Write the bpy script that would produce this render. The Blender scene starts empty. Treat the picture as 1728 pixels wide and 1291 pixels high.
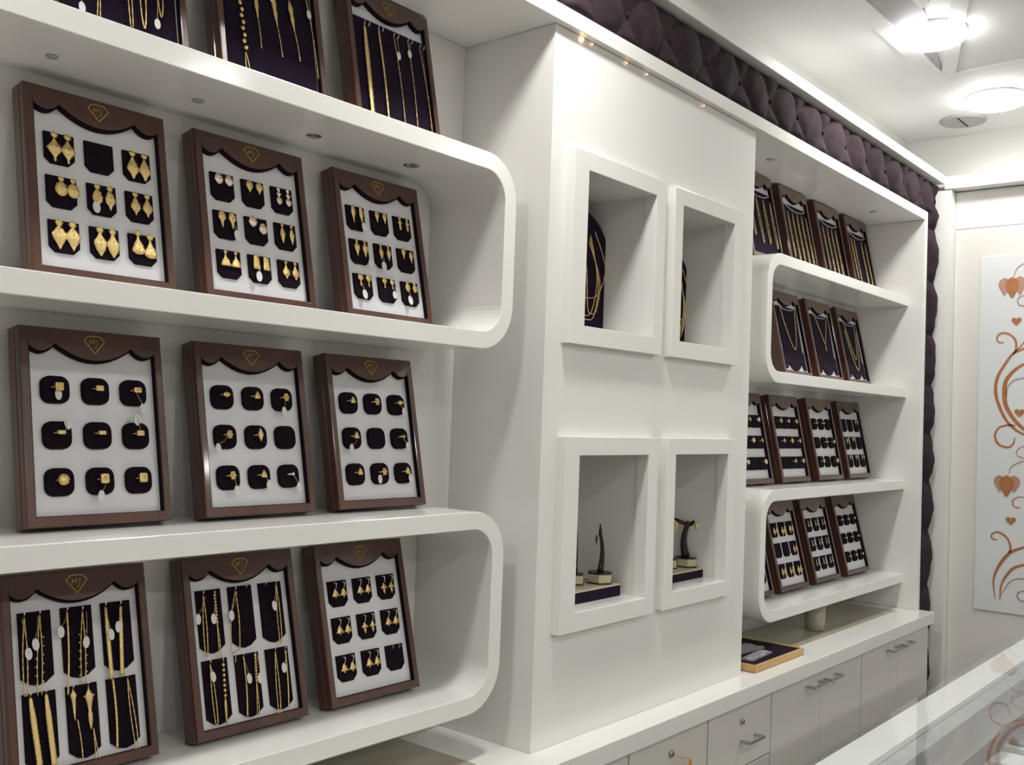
import bpy, bmesh, math, random
from mathutils import Matrix, Vector
random.seed(7)
ZC = 1.55                      # eye height above the floor; heights below are written relative to it
sc = bpy.context.scene
C = sc.collection
PI = math.pi

# ------------------------------------------------------------------ camera, world, exposure
def set_camera():
    yaw, pit, rol = .875179, .0350399, .0366805
    F = Vector((math.sin(yaw)*math.cos(pit), math.cos(yaw)*math.cos(pit), math.sin(pit)))
    r0 = Vector((math.cos(yaw), -math.sin(yaw), 0)); u0 = r0.cross(F)
    r = math.cos(rol)*r0 + math.sin(rol)*u0
    u = -math.sin(rol)*r0 + math.cos(rol)*u0
    cam = bpy.data.cameras.new('camera'); cam.sensor_width = 36; cam.lens = 1678.93/1728*36
    cam.clip_start = .02
    o = bpy.data.objects.new('camera', cam); C.objects.link(o)
    m = Matrix((r, u, -F)).transposed().to_4x4(); m.translation = Vector((0, 0, ZC))
    o.matrix_world = m; sc.camera = o
set_camera()
sc.view_settings.view_transform = 'Standard'; sc.view_settings.look = 'None'
sc.view_settings.gamma = 1; sc.view_settings.use_curve_mapping = False
sc.view_settings.exposure = 0.41
w = bpy.data.worlds.new('world'); sc.world = w; w.use_nodes = True
w.node_tree.nodes['Background'].inputs[0].default_value = (.9, .95, 1, 1)
w.node_tree.nodes['Background'].inputs[1].default_value = .08
LAMP_W = 4.4
CEIL = 1.265
LAMPS = [(-.7, 1.0), (.25, 1.0), (1.5, 1.0), (3.198, 1.0), (3.956, 1.0),
         (-.7, -.6), (.7, -.6), (2.1, -.6), (3.5, -.6), (-.7, -2.1), (.7, -2.1), (2.1, -2.1), (3.5, -2.1)]
for lx, ly in LAMPS:
    ld = bpy.data.lights.new('downlight', 'AREA'); ld.shape = 'DISK'; ld.size = .16
    ld.energy = LAMP_W * {-.7: .6, .25: .65, 1.5: 1.25, 3.198: 1.0, 3.956: .5}.get(lx if ly > 0 else None, .45 if ly > -1 else 1.6); ld.color = (1, .985, .95); ld.spread = math.radians(165)
    lo = bpy.data.objects.new('downlight', ld); C.objects.link(lo); lo.location = (lx, ly, ZC+CEIL-.038)

# ------------------------------------------------------------------ materials
def mat(name, col, rough=.5, metal=0, spec=.5, noise=None, bump=None, trans=0, ior=1.45, emit=None, coat=0, stretch=(1,1,1), sheen=0):
    m = bpy.data.materials.new(name); m.use_nodes = True
    nt = m.node_tree; b = nt.nodes['Principled BSDF']
    b.inputs['Base Color'].default_value = (*col, 1)
    b.inputs['Roughness'].default_value = rough; b.inputs['Metallic'].default_value = metal
    b.inputs['Specular IOR Level'].default_value = spec
    b.inputs['Transmission Weight'].default_value = trans; b.inputs['IOR'].default_value = ior
    b.inputs['Coat Weight'].default_value = coat; b.inputs['Coat Roughness'].default_value = .08
    b.inputs['Sheen Weight'].default_value = sheen
    if emit:
        b.inputs['Emission Color'].default_value = (*emit[0], 1); b.inputs['Emission Strength'].default_value = emit[1]
    if noise or bump:
        tc = nt.nodes.new('ShaderNodeTexCoord'); mp = nt.nodes.new('ShaderNodeMapping')
        mp.inputs['Scale'].default_value = stretch
        nt.links.new(tc.outputs['Object'], mp.inputs['Vector'])
    if noise:
        n = nt.nodes.new('ShaderNodeTexNoise'); n.inputs['Scale'].default_value = noise[0]; n.inputs['Detail'].default_value = 6
        r = nt.nodes.new('ShaderNodeValToRGB'); r.color_ramp.elements[0].position = .3; r.color_ramp.elements[1].position = .7
        r.color_ramp.elements[0].color = (*col, 1); r.color_ramp.elements[1].color = (*noise[1], 1)
        nt.links.new(mp.outputs[0], n.inputs['Vector']); nt.links.new(n.outputs['Fac'], r.inputs[0])
        nt.links.new(r.outputs[0], b.inputs['Base Color'])
    if bump:
        n = nt.nodes.new('ShaderNodeTexNoise'); n.inputs['Scale'].default_value = bump[0]; n.inputs['Detail'].default_value = 3
        bu = nt.nodes.new('ShaderNodeBump'); bu.inputs['Strength'].default_value = bump[1]; bu.inputs['Distance'].default_value = bump[2]
        nt.links.new(mp.outputs[0], n.inputs['Vector']); nt.links.new(n.outputs['Fac'], bu.inputs['Height'])
        nt.links.new(bu.outputs[0], b.inputs['Normal'])
    return m
WHITE = mat('white_laminate', (.83, .82, .79), .13, noise=(1.2, (.86, .85, .82)))
DOORW = mat('white_lacquer_door', (.70, .685, .65), .28, noise=(1.5, (.72, .70, .66)))
WALLW = mat('white_wall_paint', (.80, .79, .76), .5, noise=(2, (.83, .82, .79)))
CEILM = mat('ceiling_paint', (.86, .87, .86), .55, noise=(1.5, (.89, .90, .885)))
CEILD = mat('ceiling_strip_paint', (.86, .86, .85), .5, noise=(3, (.89, .89, .88)))
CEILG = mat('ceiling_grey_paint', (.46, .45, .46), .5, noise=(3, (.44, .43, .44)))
WOOD = mat('walnut_varnish', (.058, .023, .017), .28, noise=(9, (.100, .040, .027)), stretch=(1, 1, .16), coat=.5)
BOARD = mat('white_display_board', (.74, .74, .76), .22, noise=(3, (.77, .77, .79)))
VELV = mat('dark_purple_velvet', (.009, .005, .009), .9, spec=.1, noise=(60, (.014, .007, .014)), sheen=.02)
PVELV = mat('purple_velvet', (.012, .006, .016), .88, spec=.08, noise=(50, (.017, .008, .023)), sheen=.04)
TUFT = mat('brown_velvet', (.028, .018, .023), .85, spec=.10, noise=(26, (.046, .031, .037)), bump=(160, .2, .001), sheen=.02)
GOLD = mat('yellow_gold', (.74, .52, .20), .30, metal=1, noise=(500, (.86, .68, .34)), bump=(900, .6, .0012))
ROSE = mat('rose_gold_stones', (.86, .62, .46), .28, metal=1, noise=(700, (.95, .85, .78)), bump=(900, .6, .001))
SILV = mat('silver_steel', (.78, .78, .80), .22, metal=1, noise=(300, (.85, .85, .86)))
EMBL = mat('gold_print', (.50, .33, .08), .35, metal=.6, noise=(300, (.58, .39, .11)))
TAG = mat('tag_paper', (.74, .73, .74), .6, noise=(90, (.80, .79, .80)))
CHROME = mat('chrome', (.50, .49, .47), .12, metal=1, noise=(40, (.56, .55, .53)))
INSET = mat('beige_counter_glass', (.40, .37, .29), .10, noise=(3, (.43, .40, .32)))
LWOOD = mat('light_oak', (.56, .34, .14), .45, noise=(14, (.66, .43, .20)), stretch=(.2, 1, 1))
GLASS = mat('clear_glass', (.93, .98, .97), .0, trans=1, ior=1.5, noise=(2, (.95, .99, .98)))
def thin_glass():
    m = mat('clear_glass', (.9, .95, .95), 0, noise=(2, (.9, .95, .95))); nt = m.node_tree
    out = [n for n in nt.nodes if n.type == 'OUTPUT_MATERIAL'][0]
    tr = nt.nodes.new('ShaderNodeBsdfTransparent'); tr.inputs[0].default_value = (.97, .98, .98, 1)
    gl = nt.nodes.new('ShaderNodeBsdfGlossy'); gl.inputs['Roughness'].default_value = .01; gl.inputs['Color'].default_value = (.95, .97, 1, 1)
    fr = nt.nodes.new('ShaderNodeFresnel'); fr.inputs['IOR'].default_value = 1.5
    ge = nt.nodes.new('ShaderNodeNewGeometry'); sb = nt.nodes.new('ShaderNodeMath'); sb.operation = 'SUBTRACT'; sb.inputs[0].default_value = 1; nt.links.new(ge.outputs['Backfacing'], sb.inputs[1])
    mu = nt.nodes.new('ShaderNodeMath'); mu.operation = 'MULTIPLY'; nt.links.new(fr.outputs[0], mu.inputs[0]); nt.links.new(sb.outputs[0], mu.inputs[1])
    mx = nt.nodes.new('ShaderNodeMixShader'); nt.links.new(mu.outputs[0], mx.inputs[0]); nt.links.new(tr.outputs[0], mx.inputs[1]); nt.links.new(gl.outputs[0], mx.inputs[2])
    nt.links.new(mx.outputs[0], out.inputs['Surface']); return m
GLASS = thin_glass()
TUMB = mat('cloudy_glass', (.72, .69, .58), .25, trans=.55, ior=1.45, noise=(14, (.62, .58, .47)))
FROST = mat('frosted_glass', (.69, .71, .715), .22, noise=(2, (.72, .74, .745)))
COPPER = mat('copper_film', (.42, .17, .07), .4, metal=.35, noise=(40, (.50, .21, .09)))
COPPERL = mat('pale_copper_film', (.44, .24, .19), .45, metal=.2, noise=(40, (.52, .30, .24)))
FLOORM = mat('floor_tile', (.22, .20, .18), .2, noise=(2, (.27, .25, .22)))
TANW = mat('tan_wall_paint', (.60, .58, .55), .5, noise=(2, (.64, .62, .59)))
MAUVE = mat('showcase_lining', (.33, .28, .27), .6, noise=(12, (.37, .32, .31)))
LAMPM = mat('lamp_diffuser', (1, 1, 1), .5, emit=((1, .99, .965), 18), noise=(2, (1, 1, 1)))
WARM = mat('warm_glint', (1, .7, .4), .4, emit=((1, .62, .32), 6), noise=(2, (1, .72, .42)))  # emission imitating small warm glints on the glossy column
BEIGE = mat('cream_leatherette', (.56, .50, .34), .5, noise=(30, (.60, .54, .38)))
BLACK = mat('black_lacquer', (.012, .009, .010), .3, noise=(30, (.02, .014, .016)))
PLAST = mat('frosted_plastic', (.27, .25, .28), .3, noise=(30, (.36, .34, .37)), bump=(60, .5, .003))
KEYM = mat('orange_tassel', (.62, .16, .04), .6, noise=(120, (.75, .45, .06)))
GREYP = mat('grey_plastic', (.33, .33, .33), .4, noise=(20, (.45, .45, .45)))

# ------------------------------------------------------------------ mesh builder
class MB:
    def __init__(s): s.v = []; s.f = []
    def face(s, idx): s.f.append(tuple(idx))
    def box(s, x0, x1, y0, y1, z0, z1):
        b = len(s.v)
        s.v += [(x, y, z) for z in (z0, z1) for x, y in ((x0, y0), (x1, y0), (x1, y1), (x0, y1))]
        for f in ((3,2,1,0),(4,5,6,7),(0,1,5,4),(1,2,6,5),(2,3,7,6),(3,0,4,7)): s.f.append(tuple(b+i for i in f))
        return s
    def rings(s, rs, cap0=True, cap1=True):
        """rs: list of closed rings with equal point counts"""
        b = len(s.v); n = len(rs[0])
        for r in rs: s.v += [tuple(p) for p in r]
        for k in range(len(rs)-1):
            for i in range(n):
                j = (i+1) % n
                s.f.append((b+k*n+i, b+k*n+j, b+(k+1)*n+j, b+(k+1)*n+i))
        if cap0: s.f.append(tuple(b+i for i in range(n))[::-1])
        if cap1: s.f.append(tuple(b+(len(rs)-1)*n+i for i in range(n)))
        return s
    def pad(s, poly, yb, yf, bev=.001):
        """poly in (x,z); plate from yb (back) to yf (front, smaller y) with a soft front edge"""
        cx = sum(p[0] for p in poly)/len(poly); cz = sum(p[1] for p in poly)/len(poly)
        def ring(y, e):
            out = []
            for x, z in poly:
                dx, dz = x-cx, z-cz
                out.append((x-math.copysign(min(e, abs(dx)), dx), y, z-math.copysign(min(e, abs(dz)), dz)))
            return out
        return s.rings([ring(yb, 0), ring(yf+bev, 0), ring(yf+.3*bev, .3*bev), ring(yf, bev)])
    def tube(s, pts, rad, n=6, flat=1.0, nrm=None):
        pts = [Vector(p) for p in pts]
        if not isinstance(rad, (list, tuple)): rad = [rad]*len(pts)
        rs = []; ref = Vector(nrm) if nrm else Vector((0, 1, 0))
        for i, p in enumerate(pts):
            t = (pts[min(i+1, len(pts)-1)] - pts[max(i-1, 0)])
            t = t.normalized() if t.length > 1e-9 else Vector((0, 0, 1))
            a = ref - t*ref.dot(t)
            if a.length < 1e-4: a = Vector((1, 0, 0)) - t*t.x
            a.normalize(); c = t.cross(a)
            rs.append([p + (c*math.cos(2*PI*k/n) + a*flat*math.sin(2*PI*k/n))*rad[i] for k in range(n)])
        return s.rings(rs)
    def lathe(s, prof, o=(0,0,0), n=12, sy=1.0, axis='z'):
        rs = []
        for r, z in prof:
            ring = []
            for k in range(n):
                a = 2*PI*k/n; x, y = r*math.cos(a), r*math.sin(a)*sy
                q = (x, y, z) if axis == 'z' else ((x, z, y) if axis == 'y' else (z, x, y))
                ring.append((q[0]+o[0], q[1]+o[1], q[2]+o[2]))
            rs.append(ring)
        return s.rings(rs)
    def ball(s, o, r, sy=1.0, n=8, m=5):
        return s.lathe([(r*math.sin(PI*(i+.08)/(m+.16)), r*-math.cos(PI*(i+.08)/(m+.16))) for i in range(m+1)], o, n, sy)
    def build(s, name, m, parent=None, smooth=False, bevel=0, loc=None, link=True):
        me = bpy.data.meshes.new(name); me.from_pydata(s.v, [], s.f); me.materials.append(m)
        bm = bmesh.new(); bm.from_mesh(me); bmesh.ops.recalc_face_normals(bm, faces=bm.faces); bm.to_mesh(me); bm.free()
        if smooth:
            for p in me.polygons: p.use_smooth = True
        o = bpy.data.objects.new(name, me)
        if bevel:
            b = o.modifiers.new('bevel', 'BEVEL'); b.width = bevel; b.segments = 2; b.limit_method = 'ANGLE'; b.angle_limit = math.radians(35)
        if loc: o.location = loc
        if parent: o.parent = parent
        if link: C.objects.link(o)
        return o
def tag(o, label=None, cat=None, group=None, kind=None):
    for k, v in (('label', label), ('category', cat), ('group', group), ('kind', kind)):
        if v: o[k] = v
    return o
def empty(name, loc=(0,0,0), rx=0, label=None, cat=None, group=None, kind=None):
    o = bpy.data.objects.new(name, None); C.objects.link(o); o.empty_display_size = .02
    o.location = loc; o.rotation_euler = (rx, 0, 0)
    return tag(o, label, cat, group, kind)
def struct(name, mb, m, parent=None, bevel=0):
    o = mb.build(name, m, parent, bevel=bevel)
    if not parent: o['kind'] = 'structure'
    return o
def copy_part(o, parent, loc=None):
    c = o.copy(); C.objects.link(c); c.parent = parent
    if loc is not None: c.location = loc
    return c
def B(x0, x1, y0, y1, z0, z1): return MB().box(x0, x1, y0, y1, z0+ZC, z1+ZC)
def arc(cx, cz, r, a0, a1, n=10):
    return [(cx+r*math.cos(a0+(a1-a0)*i/n), cz+r*math.sin(a0+(a1-a0)*i/n)) for i in range(n+1)]

# ------------------------------------------------------------------ room shell
XR, XL, YF, YBK = 4.40, -2.6, -3.2, 1.72
struct('floor', MB().box(XL, XR+.12, YF, YBK, -.05, 0), FLOORM)
ceil = struct('ceiling', B(XL, XR+.12, YF, YBK+.1, CEIL, CEIL+.06), CEILM)
struct('wall_back', B(XL, XR, YBK, YBK+.1, -ZC, CEIL), WALLW)            # behind the shelving
struct('wall_upper', B(XL, XR, 1.47, YBK, 1.06, CEIL), WALLW)            # above the shelving, set back
struct('wall_left', B(XL-.1, XL, YF, YBK, -ZC, CEIL), TANW)
struct('wall_front', B(XL, XR, YF-.1, YF, -ZC, CEIL), TANW)
# right wall: upper part and the pilasters around the door recess
XP = 4.25
rw = MB(); rw.box(XR, XR+.1, YF, YBK, ZC+1.05, ZC+CEIL)
rw.box(XP, XR+.1, 1.235, YBK, 0, ZC+1.0)
rw.box(XP, XR+.1, YF, .30, 0, ZC+1.0)
rw.box(XP+.10, XR+.1, .30, 1.235, 0, ZC+1.0)
struct('wall_right', rw, WALLW)
# ledge over the shelving and over the door
struct('trim_1', B(XL, XP, 1.262, 1.47, 1.026, 1.062), WALLW, bevel=.002)
struct('trim_2', B(XP-.005, XR, YF, 1.262, 1.003, 1.056), WALLW, bevel=.002)
# gypsum strips on the ceiling: one along the room, one across, one on the diagonal and the grey wedge between
zc = ZC+CEIL
def flatpoly(mb, pts, z0, z1): mb.rings([[(x, y, z0) for x, y in pts], [(x, y, z1) for x, y in pts]])
g = MB()
flatpoly(g, [(-1.5, 1.075), (3.60, 1.075), (3.66, 1.13), (-1.5, 1.13)], zc-.010, zc)
flatpoly(g, [(3.60, 1.10), (3.66, 1.13), (3.66, -1.8), (3.60, -1.8)], zc-.0094, zc)
flatpoly(g, [(3.60, 1.09), (3.63, 1.05), (2.40, .63), (2.37, .67)], zc-.0086, zc)
flatpoly(g, [(-1.5, .93), (2.95, .93), (2.99, .965), (-1.5, .965)], zc-.010, zc)
struct('trim_3', g, CEILD)
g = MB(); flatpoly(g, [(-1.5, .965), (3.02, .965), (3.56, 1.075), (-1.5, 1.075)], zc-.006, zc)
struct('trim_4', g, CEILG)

# ------------------------------------------------------------------ door with copper scrollwork
door = empty('door_1', (XP+.10, .77, 0), kind='structure')
def dpart(name, mb, m, bevel=0, parent=door):
    o = mb.build(name, m, parent, bevel=bevel)
    if parent is door: o.matrix_parent_inverse = Matrix.Translation((-(XP+.10), -.77, 0))
    else: o.matrix_parent_inverse = Matrix.Translation((0, 0, 0))
    return o
XD = XP+.06
dpart('door_leaf', MB().box(XD, XD+.038, .31, 1.2345, .01, ZC+.8435), DOORW, .002)
dpart('transom_panel', MB().box(XD, XD+.038, .31, 1.2345, ZC+.845, ZC+.9995), WALLW, .002)
gp = dpart('glass_panel', MB().box(XD-.006, XD+.004, .41, 1.132, ZC-.70, ZC+.722), FROST, .001)
XG = XD-.0062
def cat(pts, n=8):
    P = [pts[0]]+list(pts)+[pts[-1]]; out = []
    for i in range(1, len(P)-2):
        for k in range(n):
            t = k/n; a, b, c, d = P[i-1], P[i], P[i+1], P[i+2]
            out.append(tuple(.5*((2*b[j])+(-a[j]+c[j])*t+(2*a[j]-5*b[j]+4*c[j]-d[j])*t*t+(-a[j]+3*b[j]-3*c[j]+d[j])*t**3) for j in range(len(a))))
    out.append(tuple(P[-2])); return out
def ribbon(mb, pts, w0, w1, w2, mir):
    P = cat(pts); n = len(P); L, R = [], []
    for i, (y, z) in enumerate(P):
        a = P[max(i-1, 0)]; b = P[min(i+1, n-1)]; dy, dz = b[0]-a[0], b[1]-a[1]; l = math.hypot(dy, dz) or 1
        t = i/(n-1); wd = (w0*(1-2*t)+w1*2*t if t < .5 else w1*(2-2*t)+w2*(2*t-1))/2
        ny, nz = -dz/l*wd, dy/l*wd
        L.append((y+ny, z+nz)); R.append((y-ny, z-nz))
    f = (lambda y: 1.54-y) if mir else (lambda y: y)
    rs = [[(XG, f(L[i][0]), L[i][1]+ZC), (XG, f(R[i][0]), R[i][1]+ZC), (XG-.0012, f(R[i][0]), R[i][1]+ZC), (XG-.0012, f(L[i][0]), L[i][1]+ZC)] for i in range(n)]
    mb.rings(rs)
def blob(mb, poly, mir, t=.0014):
    f = (lambda y: 1.54-y) if mir else (lambda y: y)
    mb.rings([[(XG, f(y), z+ZC) for y, z in poly], [(XG-t, f(y), z+ZC) for y, z in poly]])
def tear(cy, top, tip, hw):
    mid = (top-tip)*.45
    return cat([(cy, top), (cy+hw*.8, top-mid*.35), (cy+hw, top-mid), (cy+hw*.55, tip+(top-tip)*.25), (cy, tip), (cy-hw*.55, tip+(top-tip)*.25), (cy-hw, top-mid), (cy-hw*.8, top-mid*.35), (cy, top)], 4)[:-1]
def heart(cy, cz, s):
    return [(cy - s*.062*(16*math.sin(a)**3), cz + s*.062*(13*math.cos(a)-5*math.cos(2*a)-2*math.cos(3*a)-math.cos(4*a))) for a in [2*PI*k/20 for k in range(20)]]
mA, mB_ = MB(), MB()
for mir in (False, True):
    for oz in (0,):
        blob(mB_, tear(1.040, .632, .560, .022), mir); blob(mB_, tear(.984, .636, .560, .022), mir)
        blob(mA, tear(1.012, .633, .549, .026), mir, .002)
        blob(mB_, tear(1.044, -.158, -.225, .022), mir); blob(mB_, tear(.992, -.156, -.225, .022), mir)
        blob(mA, tear(1.019, -.157, -.243, .027), mir, .002)
    for cy, cz in ((.994, .456), (.977, .092), (1.001, -.335)): blob(mA, heart(cy, cz, .019), mir)
    ribbon(mB_, [(.93, .705), (.972, .684), (.996, .666), (1.008, .634)], .003, .004, .002, mir)
    ribbon(mB_, [(.955, .553), (.977, .556), (.991, .540), (.985, .520), (.966, .516)], .003, .005, .004, mir)
    ribbon(mA, [(1.039, .371), (1.057, .373), (1.065, .387), (1.055, .406), (1.027, .408), (.999, .385), (.993, .352), (.998, .333)], .004, .007, .009, mir)
    ribbon(mA, [(.93, .372), (.966, .346), (1.005, .325), (1.035, .281), (1.06, .231), (1.066, .175), (1.052, .118), (1.024, .06), (.99, .025), (.961, .008), (.93, 0)], .006, .013, .006, mir)
    ribbon(mA, [(.93, .42), (.962, .375), (.985, .345), (1.005, .325)], .004, .005, .006, mir)
    ribbon(mA, [(.93, .292), (.965, .284), (1.004, .254), (1.029, .215), (1.033, .171), (1.027, .120), (.998, .068), (.961, .029), (.93, .01)], .006, .018, .010, mir)
    ribbon(mB_, [(.93, .232), (.964, .229), (.999, .221), (1.021, .193), (1.025, .16)], .003, .004, .003, mir)
    ribbon(mA, [(.99, .040), (1.014, .042), (1.051, .03), (1.065, -.004), (1.05, -.036), (1.016, -.046), (.997, -.03), (.993, -.008)], .005, .009, .004, mir)
    ribbon(mB_, [(.94, -.036), (.96, -.039), (.982, -.055), (.982, -.077), (.959, -.086)], .003, .004, .003, mir)
    ribbon(mB_, [(.93, -.094), (.959, -.097), (1.001, -.121), (1.011, -.151)], .003, .005, .002, mir)
    ribbon(mB_, [(.95, -.239), (.975, -.240), (.995, -.255), (.990, -.278), (.968, -.282)], .003, .006, .005, mir)
    ribbon(mA, [(1.05, -.416), (1.069, -.411), (1.067, -.393), (1.043, -.385), (1.013, -.405), (1.0, -.44), (1.005, -.462)], .004, .007, .008, mir)
    ribbon(mA, [(.93, -.42), (.953, -.435), (1.002, -.462), (1.041, -.517), (1.06, -.578), (1.052, -.649)], .006, .013, .002, mir)
    ribbon(mA, [(.93, -.49), (.952, -.503), (.994, -.526), (1.03, -.588), (1.035, -.652)], .006, .011, .002, mir)
    ribbon(mB_, [(.93, -.55), (.951, -.556), (.993, -.569), (1.022, -.612), (1.034, -.64)], .003, .004, .002, mir)
    ribbon(mB_, [(.950, -.605), (.968, -.612), (.972, -.630), (.958, -.645), (.945, -.640)], .003, .005, .004, mir)
for nm, mb, m in (('scroll_decal', mA, COPPER), ('pale_scroll_decal', mB_, COPPERL)):
    o = mb.build(nm, m, gp)

# ------------------------------------------------------------------ tufted velvet
def tufted(name, u0, u1, v0, v1, du, dv, y0, amp, vert, label):
    nu = int((u1-u0)/.008); nv = int((v1-v0)/.0065); vm = (v0+v1)/2; V = []; F = []
    for j in range(nv+1):
        for i in range(nu+1):
            u = u0+(u1-u0)*i/nu; v = v0+(v1-v0)*j/nv
            uw = u+.010*math.sin(9*u+21*v)+.006*math.sin(31*u); vw = v+.008*math.sin(17*u)
            if vert: uw, vw = u+.012*math.sin(5.3*u), v
            a = uw/du+(vw-vm)/dv; b = uw/du-(vw-vm)/dv
            h = (abs(math.sin(PI*a))*abs(math.sin(PI*b)))**.5 if not vert else abs(math.sin(PI*uw/du))**.45*max(0, 1-((v-vm)/((v1-v0)*.62))**2)
            r = math.hypot((u/du-round(u/du))*du, (v-vm)); h *= 1-.35*math.exp(-(r/.018)**2)
            h += .10*math.sin(37*u+9*v)*h + .05*math.sin(95*u-60*v)*h
            e = min(1, min(v-v0, v1-v)/.012); h *= max(e, 0)**.5
            y = y0-amp*h
            V.append((u, y, v+ZC) if not vert else (v, y, u+ZC))
    for j in range(nv):
        for i in range(nu):
            k = j*(nu+1)+i; F.append((k, k+1, k+nu+2, k+nu+1))
    mb = MB(); mb.v = V; mb.f = F
    if not vert: mb.box(u0, u1, y0-.002, y0+.02, v0+ZC, v1+ZC)
    else: mb.box(v0, v1, y0-.002, y0+.02, u0+ZC, u1+ZC)
    o = mb.build(name, TUFT, smooth=True)
    bm = bmesh.new(); bm.from_mesh(o.data)
    for f in bm.faces:
        if len(f.verts) == 4 and f.calc_area() > .001: f.smooth = False
    bm.to_mesh(o.data); bm.free()
    if not vert:
        k = math.ceil(u0/du)
        bt = MB().ball((0, 0, 0), .006, .6).build('button', TUFT, link=False, smooth=True)
        while k*du < u1-.01: copy_part(bt, o, (k*du, y0-.006, vm+ZC)); k += 1
    return tag(o, label, 'upholstery')
tufted('tufted_velvet_band', -.3, 4.235, .888, 1.022, .192, .215, 1.298, .024, False, 'long band of deep-buttoned brown velvet above the white shelving')
tufted('tufted_velvet_strip', -1.5, .888, 4.112, 4.242, .205, .27, 1.298, .034, True, 'narrow upright strip of padded brown velvet between shelving and right wall')

# ------------------------------------------------------------------ wall unit: frame, back panels
FY, SY, CY, BY = 1.282, 1.341, 1.300, 1.5605
unit = empty('wall_unit', (2.05, 1.4, ZC-.702), label='glossy white wall unit framing both shelf bays above the counter', cat='shelving unit')
def upart(name, mb, m=WHITE, bevel=.0015):
    o = mb.build(name, m, unit, bevel=bevel); o.matrix_parent_inverse = Matrix.Translation((-2.05, -1.4, -(ZC-.702))); return o
upart('top_board', B(-.02, 4.108, FY, BY+.02, .850, .886))
upart('side_post', B(4.076, 4.108, FY, BY+.02, -.7015, .8495))
upart('side_post', B(-.02, .012, FY, BY+.02, -.7015, .8495))
upart('back_panel', B(.0125, 1.6595, BY, BY+.018, -.7015, .8495))
upart('back_panel', B(2.6125, 4.0755, BY, BY+.018, -.7015, .8495))
# low skirting lip behind the counter
# loops
def loop_mesh(xs, xe, zt, zb, t, R, y0, y1, side):
    """U-shaped shelf: top board, rounded end, bottom board. side=+1: rounded end at xe (right)"""
    def path(off):
        r = R-off; cx = xe-side*R
        top = (xs, zt-off); pts = [top]
        a = arc(cx, zt-R, r, PI/2, 0, 10) if side > 0 else arc(cx, zt-R, r, PI/2, PI, 10)
        b = arc(cx, zb+R, r, 0, -PI/2, 10) if side > 0 else arc(cx, zb+R, r, PI, 1.5*PI, 10)
        return pts + a + b + [(xs, zb+off)]
    o, i = path(0), path(t); out = []
    for k0, k1, nm in ((0, 1, 'top_board'), (1, len(o)-2, 'curved_end'), (len(o)-2, len(o)-1, 'bottom_board')):
        oo, ii = o[k0:k1+1], i[k0:k1+1]; n = len(oo); mb = MB()
        for y in (y0, y1):
            mb.v += [(x, y, z+ZC) for x, z in oo]; mb.v += [(x, y, z+ZC) for x, z in ii]
        for k in range(n-1):
            mb.f += [(k, k+1, n+k+1, n+k), (2*n+k, 2*n+k+1, 3*n+k+1, 3*n+k), (k, k+1, 2*n+k+1, 2*n+k), (n+k, n+k+1, 3*n+k+1, 3*n+k)]
        if nm == 'top_board': mb.f.append((0, n, 3*n, 2*n))
        if nm == 'bottom_board': mb.f.append((n-1, 2*n-1, 4*n-1, 3*n-1))
        out.append((nm, mb))
    return out
LZ = [(.541, .137), (-.193, -.600)]
for bay, xs, xe, side in (('left', .013, 1.600, 1), ('right', 4.0755, 2.800, -1)):
    for k, (zt, zb) in enumerate(LZ):
        sh = empty('rounded_shelf', ((xs+xe)/2, SY, zb+ZC), label=f"{'upper' if k == 0 else 'lower'} white rounded-end shelf loop in the {'near left' if bay=='left' else 'far right'} bay", cat='shelf', group='rounded white shelf loops')
        for nm, mb in loop_mesh(xs, xe, zt, zb, .036, .095, SY, BY-.0005, side):
            o = mb.build(nm, WHITE, sh, bevel=.0015); o.matrix_parent_inverse = Matrix.Translation((-(xs+xe)/2, -SY, -(zb+ZC)))

# column with four niches
xc = [1.66, 1.772, 2.055, 2.183, 2.460, 2.612]; zcut = [-.7015, -.42, -.078, .207, .551, .849]
holes = {(1, 1), (3, 1), (1, 3), (3, 3)}
col = empty('niche_column', (2.136, 1.4, ZC-.702), label='white projecting column with four square display niches', cat='column')
def cpart(name, mb, m=WHITE, bevel=0, parent=col):
    o = mb.build(name, m, parent, bevel=bevel)
    if parent is col: o.matrix_parent_inverse = Matrix.Translation((-2.136, -1.4, -(ZC-.702)))
    return o
mb = MB()
for i in range(5):
    for j in range(5):
        if (i, j) in holes: continue
        b = len(mb.v); x0, x1, z0, z1 = xc[i], xc[i+1], zcut[j]+ZC, zcut[j+1]+ZC
        mb.v += [(x0, CY, z0), (x1, CY, z0), (x1, CY, z1), (x0, CY, z1)]; mb.f.append((b, b+1, b+2, b+3))
bm_ = mb
x0, x1, z0, z1 = xc[0], xc[-1], zcut[0]+ZC, zcut[-1]+ZC
cpart('front_panel', mb)
cpart('side_panel', MB().box(x0, x0+.018, CY+.0002, 1.60, z0, z1))
cpart('side_panel', MB().box(x1-.018, x1, CY+.0002, 1.60, z0, z1))
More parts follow.
